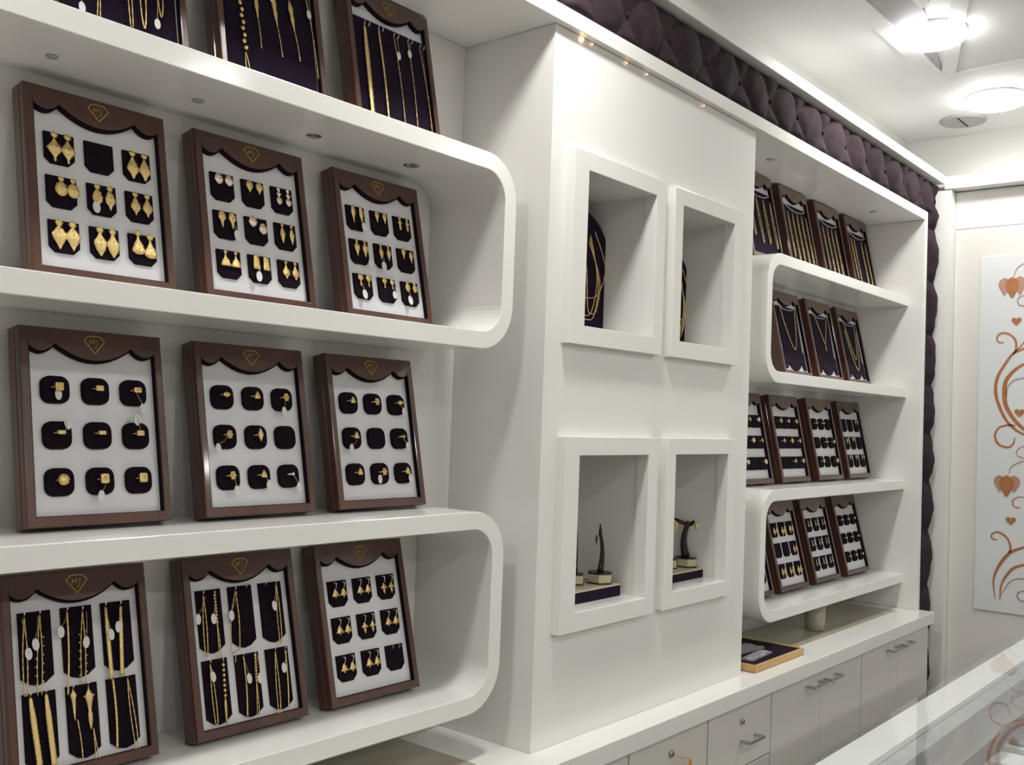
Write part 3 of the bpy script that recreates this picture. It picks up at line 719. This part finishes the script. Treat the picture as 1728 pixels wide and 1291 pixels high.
# --- row 1: earrings
names = ['nearest the left edge', 'in the middle', 'nearest the white column']
gE = 'large gold earrings in the leftmost upper tray'
t, M = tray(1, X1[0], 'ear', 'walnut tray of large gold earrings, leftmost in the upper left loop', 'earring trays in the upper left loop')
wA = 'leftmost upper-loop tray'
for (i, j), k, kw in (((0, 0), 'kite', {}), ((0, 2), 'kite2', {}), ((1, 0), 'round', dict(du=(-.003, .0155))), ((1, 1), 'oval', dict(tags=((-.004, -.034), None))), ((1, 2), 'tear', {}),
                      ((2, 0), 'shield', {}), ((2, 1), 'fanlong', {}), ((2, 2), 'bell', dict(dz=(.006, .002)))):
    pair(M, 1, (i, j), k, wA, gE, **kw)
t, M = tray(1, X1[1], 'ear', 'walnut tray of small gold and pink earrings, middle of the upper left loop', 'earring trays in the upper left loop')
wB = 'middle upper-loop tray'; gE = 'earrings in the middle upper tray'
for (i, j), k, kw in (((0, 0), 'cluster', {}), ((0, 1), 'leaf', {}), ((0, 2), 'triple', {}), ((1, 0), 'leaflong', dict(tags=(None, (.004, -.036)))), ((1, 1), 'cluster', dict(dz=(.003, -.008))), ((1, 2), 'lance', {}),
                      ((2, 0), 'fan', {}), ((2, 1), 'tassel', dict(tags=((0, -.034), None))), ((2, 2), 'fandrop', {})):
    pair(M, 1, (i, j), k, wB, gE, **kw)
t, M = tray(1, X1[2], 'ear', 'walnut tray of slim gold drop earrings, rightmost in the upper left loop', 'earring trays in the upper left loop')
wC = 'rightmost tray of upper left loop'; gE = 'earrings in the rightmost upper tray'
for (i, j), k, kw in (((0, 0), 'long', dict(tags=(None, (.001, -.037)))), ((0, 1), 'short', {}), ((0, 2), 'tiers', {}), ((1, 0), 'lozenge', dict(tags=(None, (.007, -.040)))), ((1, 1), 'spear', dict(tags=((0, -.041), None))), ((1, 2), 'short', dict(dz=(.002, -.004))),
                      ((2, 0), 'flower', dict(tags=((.003, -.036), None))), ((2, 1), 'flower', dict(tags=(None, (0, -.033)), sc_=.85)), ((2, 2), 'pear', dict(tags=((0, -.034), None)))):
    pair(M, 1, (i, j), k, wC, gE, **kw)
# --- row 3 right: dome drops
t, M = tray(3, X3[2], 'ear3', 'walnut tray of hanging dome earrings, rightmost in the lower left loop', 'trays in the lower left loop')
wC = 'lower left loop tray'
for i in range(3):
    for j in range(3):
        if (i, j) == (2, 2):
            for du in (-.009, .009): add_hook(t, U3[j]+du, V3[i]+.018)
            continue
        pair(M, 3, (i, j), 'jhumka2' if (i, j) in ((1, 1), (0, 2)) else 'jhumka', wC, 'dome earrings in the lower left loop tray', v0=.020, face=-.0290, proud=.0035, m=GOLD)
# --- row 2: rings
gR = 'gold rings on the shelf above the lower left loop'
grp = 'ring trays on the lower left loop'
t, M = tray(2, X2[0], 'ring', 'walnut tray of nine broad gold rings, leftmost on the lower left loop', grp)
wA = 'leftmost ring tray'
for s, k, tg in (((0, 0), 'square', (0, -.011)), ((0, 1), 'bar', None), ((0, 2), 'bar', (.010, -.030)), ((1, 0), 'smallbar', (.012, .014)), ((1, 1), 'smallbar', None), ((1, 2), 'bar', (-.002, .022)), ((2, 0), 'round', None), ((2, 1), 'signet', (-.005, -.026)), ((2, 2), 'signet', None)):
    ring(M, 2, s, k, wA, gR, tg)
t, M = tray(2, X2[1], 'ring', 'walnut tray of small gold rings, middle one above the lower left loop', grp)
wB = 'middle ring tray'
for s, k, tg in (((0, 0), 'oval', None), ((0, 1), 'tri', None), ((0, 2), 'flower', (-.004, -.026)), ((1, 0), 'flower', (-.022, -.024)), ((1, 1), 'marquise', None), ((2, 0), 'flower', (.008, -.026)), ((2, 1), 'tri', (.012, -.018)), ((2, 2), 'stone', (.014, -.024))):
    ring(M, 2, s, k, wB, gR, tg, m=SILV if k == 'stone' else GOLD)
t, M = tray(2, X2[2], 'ring', 'walnut tray of delicate gold rings with empty central cushion, beside the white column', grp)
wC = 'ring tray nearest the column'
for s, k, tg in (((0, 0), 'tri', None), ((0, 1), 'flower', None), ((0, 2), 'oval', (.012, -.018)), ((1, 0), 'tri', (-.012, -.024)), ((1, 2), 'stone', (.012, -.020)), ((2, 0), 'tri', None), ((2, 1), 'flower', (-.010, -.014)), ((2, 2), 'tri', (.010, -.014))):
    ring(M, 2, s, k, wC, gR, tg)
# --- row 3 left and middle: bracelets
grp = 'trays in the lower left loop'
t, M = tray(3, X3[0], 'long', 'walnut tray of twelve hanging gold bracelets, leftmost in the lower left loop', grp)
gB = 'bracelets in the leftmost bottom tray'
lst = [((.034, .241), (.030, .127), 'double', (.036, .186), 'thin double-strand', 'first'), ((.057, .241), (.050, .124), 'charms', (.047, .198), 'charm-edged', 'second'),
       ((.099, .241), (.092, .117), 'slim', (.086, .211), 'slim', 'third'), ((.123, .239), (.117, .128), 'charms', (.124, .190), 'charm-edged', 'fourth'),
       ((.161, .241), (.163, .128), 'wide', (.165, .196), 'broad flat', 'fifth'), ((.186, .240), (.180, .131), 'wide', (.178, .206), 'broad flat', 'sixth')]
for a, b, st, tg, w_, n_ in lst:
    add_hook(t, *a); bracelet(M, 3, (a[0], a[1]-.001), b, st, f'{w_} gold bracelet, {n_} on upper pads of leftmost bottom tray', gB, tg, .0036)
lst = [((.036, .125), (.044, .026), 'wide', None, 'broad mesh', 'first'), ((.059, .126), (.065, .022), 'wide', None, 'broad mesh', 'second'), ((.100, .125), (.108, .021), 'lotus', None, 'lotus-headed', 'third'),
       ((.124, .126), (.130, .014), 'biglotus', None, 'large lotus-headed', 'fourth'), ((.164, .128), (.163, .025), 'slim', None, 'slim', 'fifth'), ((.188, .126), (.196, .010), 'double', None, 'double-strand', 'sixth')]
for a, b, st, tg, w_, n_ in lst:
    add_hook(t, *a); bracelet(M, 3, (a[0], a[1]-.001), b, st, f'{w_} gold bracelet, {n_} on lower pads of leftmost bottom tray', gB, tg, .0048)
t, M = tray(3, X3[1], 'long', 'walnut tray of thin tagged gold bracelets, middle of the lower left loop', grp)
gB = 'bracelets in the middle bottom tray'
for a in ((.126, .242), (.168, .242)): add_hook(t, *a)
lst = [((.038, .239), (.034, .136), 'double', (.022, .199), 'thin double-strand', 'first'), ((.060, .237), (.060, .127), 'beads', (.052, .196), 'bead-topped', 'second'), ((.103, .240), (.088, .123), 'wideloop', (.088, .197), 'wide open-loop', 'third'), ((.191, .242), (.188, .137), 'double', (.180, .203), 'narrow double-strand', 'fourth')]
for a, b, st, tg, w_, n_ in lst:
    add_hook(t, *a); bracelet(M, 3, (a[0], a[1]-.001), b, st, f'{w_} gold bracelet, {n_} on upper pads of middle bottom tray', gB, tg)
lst = [((.039, .123), (.041, .023), 'double', (.040, .101), 'double-tagged thin', 'first'), ((.064, .122), (.060, .020), 'beadstail', None, 'ball-bead', 'second'), ((.106, .125), (.102, .024), 'slim', (.111, .086), 'twisted slim', 'third'), ((.130, .124), (.124, .022), 'beads', (.133, .083), 'bead-topped', 'fourth'), ((.173, .124), (.169, .012), 'double', None, 'long thin', 'fifth'), ((.195, .123), (.189, .021), 'slim', (.186, .092), 'flat slim', 'sixth')]
for a, b, st, tg, w_, n_ in lst:
    add_hook(t, *a); bracelet(M, 3, (a[0], a[1]-.001), b, st, f'{w_} gold bracelet, {n_} on lower pads of middle bottom tray', gB, tg, .0036)
# --- row 0: top shelf
grp = 'dark velvet trays on the topmost left shelf'
t, M = tray(0, X0[0], 'full', 'walnut tray of looped gold chains on purple velvet, leftmost on the top shelf', grp)
for k, (a, b, st, tg) in enumerate((((.048, .235), (.045, .060), 'slim', (.049, .043)), ((.090, .235), (.076, .036), 'beads', None), ((.129, .235), (.131, .042), 'double', None), ((.155, .235), (.153, .046), 'loop', None), ((.180, .235), (.184, .077), 'loop', (.174, .060)))):
    bracelet(M, 0, a, b, st, f"{('tagged slim', 'bead-topped', 'double-strand', 'narrow looped', 'wide looped tagged')[k]} gold chain in leftmost tray of the top shelf", 'chains in the leftmost top tray', tg, .0045, -.028, 'chain_bracelet')
t, M = tray(0, X0[1], 'full', 'walnut tray of five pendant-style gold bracelets, middle of the top left shelf', grp)
for k, (a, b, st, tg) in enumerate((((.050, .235), (.055, .036), 'chunky', None), ((.084, .235), (.089, .089), 'pendant', None), ((.121, .235), (.134, .087), 'pendant', (.118, .196)), ((.158, .235), (.174, .092), 'pendant', None), ((.200, .235), (.214, .068), 'thin', (.203, .192)))):
    bracelet(M, 0, a, b, st, f"{('chunky linked', 'first pendant', 'second pendant', 'third pendant', 'thin tagged')[k]} gold bracelet in middle tray of the top shelf", 'bracelets in the middle top tray', tg, .0045, -.028)
t, M = tray(0, X0[2], 'full', 'walnut tray of five straight gold bracelets beside the column, top left shelf', grp)
for k, (a, b, st, tg) in enumerate((((.046, .226), (.044, .034), 'wide', None), ((.084, .228), (.086, .031), 'slim', None), ((.126, .226), (.131, .034), 'thin', (.131, .184)), ((.166, .228), (.166, .028), 'thin', (.164, .199)), ((.200, .225), (.209, .030), 'thin', None))):
    add_hook(t, a[0], a[1]+.002, -.028); add_hook(t, a[0]+.012, a[1]+.002, -.028)
    bracelet(M, 0, a, b, st, f"{('broad mesh', 'medium-width', 'thin tagged', 'second thin tagged', 'thin untagged')[k]} gold bracelet, {('first','second','third','fourth','fifth')[k]} in column-side tray of top shelf", 'bracelets in the right top tray', tg, (.0058, .0062, .004, .004, .004)[k], -.028)

# ------------------------------------------------------------------ right bay
R0 = (2.915, 3.21, 3.51, 3.80); R1 = (2.895, 3.18, 3.47, 3.755); R2 = (2.88, 3.178, 3.485, 3.775); R3 = (2.895, 3.178, 3.468, 3.765)
ordw = ['first', 'second', 'third', 'fourth']
def posw(k): return ('leftmost', 'second from left', 'third from left', 'rightmost')[k]
for k, x in enumerate(R0):
    t, M = tray(0, x, 'full', f"walnut tray of long gold chains, {posw(k)} on the top shelf of right bay", 'chain trays on the top right shelf')
    mb = MB(); mb.tube(cat([(.030, -.031, .238), (.075, -.032, .226), (.12, -.032, .222), (.165, -.032, .226), (.205, -.031, .238)], 5), .0022, 6); mb.build('hanging_rail', PLAST, t, smooth=True)
    n = (4, 5, 4, 4)[k]
    for c in range(n):
        u = (.042+c*(.155/(n-1)) if k < 2 else (.050+c*.040 if k == 2 else (.040, .070, .145, .190)[c])); e = (.075, .055, .060, .05, .052, .058)[c % 6]-(.03 if k else 0)
        bracelet(M, 0, (u, .214), (u+.004, e), 'loop', f"{('first','second','third','fourth','fifth','sixth')[c]} hanging gold chain from left, {posw(k)} tray of right top shelf", 'long chains on the top right shelf', None, .0055 if k == 0 else .004, -.029, 'gold_chain')
for k, x in enumerate(R1[1:], 1):
    t, M = tray(1, x, 'neck', f"walnut tray with {('','a pointed','a pendant V','a double rounded')[k]} gold necklace on purple neck board", 'necklace trays in the upper right loop')
    mb = MB(); mb.tube(cat([(.052, -.031, .250), (.085, -.033, .240), (.116, -.033, .238), (.150, -.033, .240), (.180, -.031, .250)], 5), .0022, 6); mb.build('hanging_rail', PLAST, t, smooth=True)
    if k == 1: bracelet(M, 1, (.116, .245), (.122, .095), 'necklace', 'gold necklace hanging to a point in the leftmost necklace tray', 'necklaces in the upper right loop', None, .058, -.030, 'necklace')
    if k == 2: bracelet(M, 1, (.116, .240), (.122, .135), 'vnecklace', 'gold V necklace with bar pendant in the middle necklace tray', 'necklaces in the upper right loop', None, .052, -.030, 'necklace')
    if k == 3:
        bracelet(M, 1, (.116, .240), (.122, .100), 'necklace', 'shorter thin gold necklace in the rightmost necklace tray', 'necklaces in the upper right loop', None, .050, -.030, 'necklace')
        bracelet(M, 1, (.116, .215), (.122, .055), 'necklace', 'longer thick gold necklace in the rightmost necklace tray', 'necklaces in the upper right loop', None, .062, -.030, 'necklace')
g2 = 'trays on top of the lower right loop'; gr = 'small rings on the trays of the right bay'
for k, kind in enumerate(('ringw', 'ringw', 'ring', 'ear')):
    t, M = tray(2, R2[k], kind, f"walnut {'ring' if k < 3 else 'earring'} tray, {posw(k)} on the lower loop of right bay", g2)
    if k < 2:
        for i in range(3):
            for j in range(3):
                if (k, i, j) in ((1, 2, 0), (0, 2, 1)): continue
                ring(M, 2, (i, j), 'flower' if (i+j) % 2 else 'round', f"{posw(k)} tray, right bay third shelf", gr, simple=True, m=(GOLD if (i+j+k) % 2 else ROSE), sc_=.95, dv=.002)
    if k == 2:
        for s, kk in (((0, 0), 'stone'), ((0, 1), 'stone'), ((1, 2), 'flower'), ((1, 1), 'stone'), ((2, 0), 'flower'), ((2, 2), 'round')): ring(M, 2, s, kk, 'third tray, right bay third shelf', gr, simple=True, m=ROSE if kk != 'round' else GOLD)
    if k == 3:
        for s, kk in (((1, 0), 'lozenge'), ((1, 1), 'short'), ((0, 2), 'short'), ((2, 0), 'short'), ((2, 1), 'short'), ((2, 2), 'short')):
            pair(M, 2, s, kk, 'rightmost tray on lower right loop', 'small earrings on the lower right loop', simple=True, m=GOLD if kk == 'lozenge' else ROSE, sc_=.9)
for k, kind in ((1, 'ear'), (2, 'ear'), (3, 'ring')):
    t, M = tray(3, R3[k], kind, f"walnut {'ring' if k == 3 else 'earring'} tray, {('', 'leftmost', 'middle', 'rightmost')[k]} inside the lower loop of right bay", 'trays inside the lower right loop')
    for i in range(3):
        for j in range(3):
            if k == 1 and (i, j) in ((1, 0), (1, 1)): continue
            if k == 1: pair(M, 3, (i, j), ('tear', 'kite', 'oval')[(i+j) % 3], 'left tray in lower right loop', 'earrings in the lower right loop', simple=True, m=GOLD, v0=.014)
            elif k == 2: pair(M, 3, (i, j), 'triple', 'middle tray in lower right loop', 'earrings in the lower right loop', simple=True, m=ROSE, sc_=.75, v0=.014)
            else: ring(M, 3, (i, j), 'flower', 'right tray in lower right loop', gr, simple=True, m=ROSE, sc_=.8)
t, M = tray(3, R3[0], 'ear', 'walnut earring tray half hidden behind the rounded end of lower right loop', 'trays inside the lower right loop')

# ------------------------------------------------------------------ lamps and fittings
def downlight(lx, ly, label):
    r = empty('ceiling_light', (lx, ly, ZC+CEIL), label=label, cat='ceiling light', group='round ceiling downlights')
    MB().lathe([(.082, 0), (.104, 0), (.104, -.008), (.100, -.012), (.082, -.012)], n=32).build('rim', WALLW, r, smooth=False)
    MB().lathe([(.002, -.012), (.099, -.0125), (.100, -.026), (.096, -.032), (.070, -.034), (.002, -.034)], n=32).build('diffuser', LAMPM, r, smooth=True)
lab = {3: 'bright round ceiling light, the nearer of the two in view', 4: 'bright round ceiling light next to the round grille by the right wall', 2: 'round ceiling light in front of the niche column, above the view'}
for i, (lx, ly) in enumerate(LAMPS):
    downlight(lx, ly, lab.get(i, f"round ceiling light behind or beside the viewer, {('first','second','','','','third','fourth','fifth','sixth','seventh','eighth','ninth','tenth')[i]} of ten"))
gr_ = empty('ceiling_speaker', (4.19, 1.18, ZC+CEIL), label='flat round grey ceiling grille near the right wall', cat='ceiling grille')
MB().lathe([(.070, 0), (.088, 0), (.088, -.004), (.082, -.010), (.070, -.010)], n=32).build('rim', CEILG, gr_)
MB().lathe([(.002, -.003), (.071, -.003), (.071, -.005), (.002, -.005)], n=32).build('grille_plate', GREYP, gr_)
mb = MB()
for k in range(4): mb.lathe([(.014+.014*k, -.005), (.019+.014*k, -.005), (.019+.014*k, -.009), (.014+.014*k, -.009)], n=28)
mb.box(-.070, .070, -.003, .003, -.010, -.005); mb.build('grille_ring', CEILG, gr_)
for k, x in enumerate((.664, .907, 1.149, 1.399)):
    rr = (.009, .010, .014, .017)[k]; o = MB().lathe([(.002, 0), (rr, 0), (rr, -.0015), (rr*.75, -.003), (.002, -.003)], (x, 1.455, .5045+ZC), 20).build('spotlight', CHROME if k > 1 else GREYP)
    tag(o, f"small flat puck light under the top left shelf, {('first','second','third','fourth')[k]} from the left", 'puck light', 'puck lights under the top left shelf')
for k, x in enumerate((2.919, 3.83)):
    o = MB().lathe([(.003, 0), (.014, 0), (.014, -.0015), (.011, -.003), (.003, -.003)], (x, 1.40, .8497+ZC), 20).build('spotlight', GREYP)
    tag(o, f"small puck light under the top board of right bay, {('nearer', 'farther')[k]} one", 'puck light', 'puck lights in the right bay')
for k, (x, z) in enumerate(((1.752, .842), (1.79, .843), (1.93, .843), (2.02, .842), (2.30, .840))):  # glowing beads added to imitate warm reflections along the column top
    mb = MB(); mb.ball((x, 1.2955, z+ZC), .0016 if k else .0038, .8, 8, 5)
    o = mb.build('glint_bead', WARM, smooth=True)
    tag(o, f"tiny glowing bead imitating a warm glint at the column top edge, {('first and largest','second','third','fourth','farthest right')[k]}", 'glint', 'glowing glint beads at the column top')

# ------------------------------------------------------------------ niche contents
def bust(cx, cy, zf, hw, h, label, nl, which):
    r = empty('necklace_bust', (cx, cy, zf+ZC), label=label, cat='necklace stand', group='purple necklace boards in the upper niches')
    pts = [(-hw, 0), (hw, 0), (hw*1.02, h*.35), (hw*.94, h*.60), (hw*.72, h*.82), (hw*.40, h*.95), (0, h), (-hw*.40, h*.95), (-hw*.72, h*.82), (-hw*.94, h*.60), (-hw*1.02, h*.35)]
    sm = [pts[0], pts[1]]+cat(pts[1:]+[pts[0]], 4)[1:-1]
    mb = MB(); mb.pad(sm, .012, -.012, .005); mb.build('board', PVELV, r, smooth=False)
    mb = MB(); mb.box(-.02, .02, .012, .05, 0, .006); mb.box(-.006, .006, .012, .05, .006, h*.5); mb.build('easel', PVELV, r)
    for i in range(nl):
        w = hw*(.68-.14*i) if i == 0 else hw*(.42-.09*(i-1)); off = (hw*.12 if i == 0 else hw*(-.02+.12*i)); zt = h*(.84-.03*i); zb = h*((.30, .16, .13, .18)[i])
        pt = cat([(cx-w*.4+off*.2, cy-.0145, zt+ZC+zf), (cx-w*.8+off, cy-.015, (zt*.6+zb*.4)+ZC+zf), (cx-w*.55+off, cy-.0155, zb+.014+ZC+zf), (cx+off, cy-.0155, zb+ZC+zf), (cx+w*.55+off, cy-.0155, zb+.014+ZC+zf), (cx+w*.85+off, cy-.015, (zt*.5+zb*.5)+ZC+zf), (cx+w*.5+off*.2, cy-.0145, zt+ZC+zf)], 7)
        mb = MB(); mb.tube(pt, [.0014*(1.2 if q % 2 else .85) for q in range(len(pt))], 6)
        o = mb.build('gold_chain', GOLD, smooth=True)
        tag(o, f"{('widest', 'second', 'third', 'innermost')[i]} gold chain looped on the purple board in the {which} upper niche", 'chain', 'chains on the niche boards')
bust(1.955, 1.44, .2072, .145, .310, 'rounded purple velvet necklace board in the left upper niche', 4, 'left')
bust(2.400, 1.44, .2072, .105, .270, 'rounded purple velvet necklace board in the right upper niche', 4, 'right')
def riser(x0, x1, y0, y1, z0, h, label):
    r = empty('display_riser', ((x0+x1)/2, (y0+y1)/2, z0+ZC), label=label, cat='riser', group='low risers in the lower niches')
    mb = MB(); a, b = (x1-x0)/2, (y1-y0)/2
    mb.box(-a, a, -b, b, 0, h-.003); mb.build('body', PVELV, r, bevel=.001)
    mb = MB(); mb.box(-a, a, -b, b, h-.0029, h); mb.build('top_panel', BEIGE, r)
def hexst(cx, cy, z, s, label, tall, bend, two, ear, h=.135):
    r = empty('earring_stand', (cx, cy, z+ZC), label=label, cat='earring stand', group='earring stands in the lower niches')
    def hx(rad): return [(rad*math.cos(PI/6+k*PI/3), rad*math.sin(PI/6+k*PI/3)) for k in range(6)]
    mb = MB(); mb.rings([[(x, y, 0) for x, y in hx(s)], [(x, y, .003) for x, y in hx(s)]]); mb.rings([[(x, y, .0231) for x, y in hx(s*.98)], [(x, y, .0265) for x, y in hx(s*.96)]]); mb.build('velvet_top', BLACK, r)
    MB().rings([[(x, y, .0031) for x, y in hx(s*.95)], [(x, y, .023) for x, y in hx(s*.95)]]).build('base', BEIGE, r, bevel=.0006)
    mb = MB(); n = 12
    mb.tube([(bend*math.sin(PI*i/n)-bend*.6*(i/n), 0, .0266+h*i/n) for i in range(n+1)], [(.0125 if two else .0105)-.0065*(i/n)**.7 for i in range(n+1)], 10, .7)
    tx = -bend*.6
    if two:
        mb.tube([(tx, 0, .0266+h*.90), (tx+.018, 0, .0266+h), (tx+.028, 0, .0266+h*1.12)], [.005, .006, .0025], 8, .6)
        mb.tube([(tx, 0, .0266+h*.90), (tx-.020, 0, .0266+h*.97), (tx-.044, 0, .0266+h*1.08)], [.005, .006, .0025], 8, .6)
    else:
        mb.tube([(tx, 0, .0266+h*.86), (tx+.002, 0, .0266+h), (tx+.001, 0, .0266+h*1.13)], [.004, .0058, .002], 8, .6)
        mb.ball((tx+.001, 0, .0266+h*1.14), .0032, .8)
    mb.build('stem', BLACK, r, smooth=True)
    if two: r.rotation_euler = (0, 0, -.85)
riser(1.79, 2.036, 1.335, 1.435, -.4195, .028, 'low purple riser with cream top in the left lower niche')
hexst(2.004, 1.374, -.3913, .033, 'curved black earring stand on cream hexagonal base in the left lower niche', False, .010, False, None, .098)
hexst(1.936, 1.402, -.3913, .026, 'taller black cone stand at the left inside the left lower niche', False, .004, False, None, .150)
riser(2.20, 2.466, 1.348, 1.455, -.4195, .024, 'low purple riser with cream top in the right lower niche')
hexst(2.452, 1.396, -.3953, .032, 'forked black earring stand holding gold earrings in the right lower niche', False, -.010, True, None, .098)
hexst(2.388, 1.412, -.3953, .026, 'black cone stand at the left inside the right lower niche', False, .006, False, None, .11)
for k, (d, dz) in enumerate(((.029, .0), (-.031, -.003))):
    ca, sa = math.cos(-.85), math.sin(-.85)
    o = shared('dfanlongyellow_gold', drop_mesh('fanlong'), 'drop', GOLD).copy(); C.objects.link(o); o.name = 'earring'
    o.location = (2.452+ca*d-.006, 1.396+sa*d-.0053, -.3953+ZC+.0266+.104+dz); o.rotation_euler = (0, 0, -.85); o.scale = (.75, .75, .85)
    tag(o, f"{('right', 'left')[k]} pale gold drop earring hung on the forked stand in the niche", 'earring', 'earrings on the forked stand')
o = shared('dlongblack_lacquer', drop_mesh('long'), 'drop', BLACK).copy(); C.objects.link(o); o.name = 'earring'; o.location = (1.984, 1.374, -.3913+ZC+.0266+.086); o.scale = (.8, .8, .75)
tag(o, 'dark drop earring hanging beside the curved stand in left lower niche', 'earring')

# ------------------------------------------------------------------ things on the far counter
zt = ZC-.7005
tw = empty('wooden_tray', (2.82, 1.38, zt), label='shallow oak tray lined with dark velvet on the far counter', cat='tray')
mb = MB()
x0, x1, y0, y1, h = -.165, .165, -.105, .105, .021
for a in ((x0, x1, y0, y0+.006), (x0, x1, y1-.006, y1), (x0, x0+.006, y0+.006, y1-.006), (x1-.006, x1, y0+.006, y1-.006)): mb.box(*a, 0, h)
mb.build('rim', LWOOD, tw, bevel=.0012)
MB().box(x0+.006, x1-.006, y0+.006, y1-.006, .001, .0175).build('lining', VELV, tw)
for k, (x, y, lx, ly, rz, lb) in enumerate(((2.80, 1.405, .185, .07, -.10, 'larger flat translucent packet lying in the oak tray'), (2.775, 1.330, .15, .035, .06, 'narrow crumpled translucent packet at the front of the oak tray'))):
    mb = MB(); n, m_ = 14, 6; V = []
    top = [[(lx*(i/n-.5), ly*(j/m_-.5), .0035+.0035*random.random()) for i in range(n+1)] for j in range(m_+1)]
    for row_ in top: mb.v += row_
    nb = len(mb.v); mb.v += [(p[0], p[1], 0) for row_ in top for p in row_]
    for j in range(m_):
        for i in range(n):
            q = j*(n+1)+i; mb.f += [(q, q+1, q+n+2, q+n+1), (nb+q, nb+q+n+1, nb+q+n+2, nb+q+1)]
    for i in range(n):
        mb.f += [(i, i+1, nb+i+1, nb+i), (m_*(n+1)+i, m_*(n+1)+i+1, nb+m_*(n+1)+i+1, nb+m_*(n+1)+i)]
    for j in range(m_):
        a, b = j*(n+1), (j+1)*(n+1); mb.f += [(a, b, nb+b, nb+a), (a+n, b+n, nb+b+n, nb+a+n)]
    o = mb.build('plastic_packet', PLAST); o.location = (x, y, zt+.018); o.rotation_euler = (0, 0, rz)
    tag(o, lb, 'packet')
mb = MB(); mb.lathe([(.002, 0), (.030, 0), (.033, .004), (.035, .03), (.0355, .088), (.034, .088), (.0335, .03), (.031, .006), (.002, .005)], (0, 0, 0), 24)
o = mb.build('glass_tumbler', TUMB, smooth=True); o.location = (3.375, 1.405, zt+.0003)
tag(o, 'cloudy beige glass tumbler on the counter below the right bay', 'tumbler')
o = MB().lathe([(.002, 0), (.0295, 0), (.032, .018), (.002, .019)], n=20).build('dark_residue', BEIGE, o); o.location = (0, 0, .0056)
o.name = 'tumbler_contents'

# ------------------------------------------------------------------ glass showcase in the foreground
shc = empty('glass_showcase', (2.4, .39, 0), label='glass-topped showcase counter crossing the bottom right corner', cat='showcase')
def sp(name, mb, m, bevel=.001):
    o = mb.build(name, m, shc, bevel=bevel); o.matrix_parent_inverse = Matrix.Translation((-2.4, -.39, 0)); return o
SX0, SX1, SY0, SY1, SZ = .9, 3.9, .10, .675, -.55
sp('glass_top', B(SX0, SX1, SY0, SY1, SZ-.010, SZ), GLASS, .0015)
sp('back_rail', B(SX0+.002, SX1-.002, .608, SY1-.002, SZ-.045, SZ-.0105), WALLW)
sp('inner_rail', B(SX0+.002, SX1-.002, .574, .6075, SZ-.060, SZ-.022), GREYP)
sp('back_board', B(SX0+.002, SX1-.002, .650, SY1-.004, -1.5495, SZ-.0455), WALLW)
sp('end_panel', B(SX0+.002, SX0+.02, SY0+.02, .6495, -1.5495, SZ-.0605), WALLW)
sp('end_panel', B(SX1-.02, SX1-.002, SY0+.02, .6495, -1.5495, SZ-.0605), WALLW)
sp('display_floor', B(SX0+.0205, SX1-.0205, SY0+.02, .6495, -.76, -.74), MAUVE)
sp('front_glass', B(SX0+.002, SX1-.002, SY0+.004, SY0+.012, -.76, SZ-.0105), GLASS)
sp('base', B(SX0+.0205, SX1-.0205, SY0+.02, .6495, -1.5495, -.7605), DOORW)
for k, (x, y, sx, sy, h) in enumerate(((2.345, .528, .055, .05, .045), (2.52, .53, .055, .05, .045), (2.22, .395, .06, .045, .035), (2.60, .42, .055, .05, .045), (2.42, .40, .055, .05, .045))):
    r = empty('ring_box', (x, y, ZC-.7397), label=f"white cushioned ring box inside the glass showcase, {('nearest the rail','second along','closest to viewer','far right','between the others')[k]}", cat='ring box', group='ring boxes in the showcase')
    MB().box(-sx, sx, -sy, sy, 0, h).build('box', WALLW, r, bevel=.004)
    MB().box(-sx*.8, sx*.8, -sy*.8, sy*.8, h+.0002, h+.008).build('cushion', GREYP if k % 2 else TAG, r, bevel=.003)
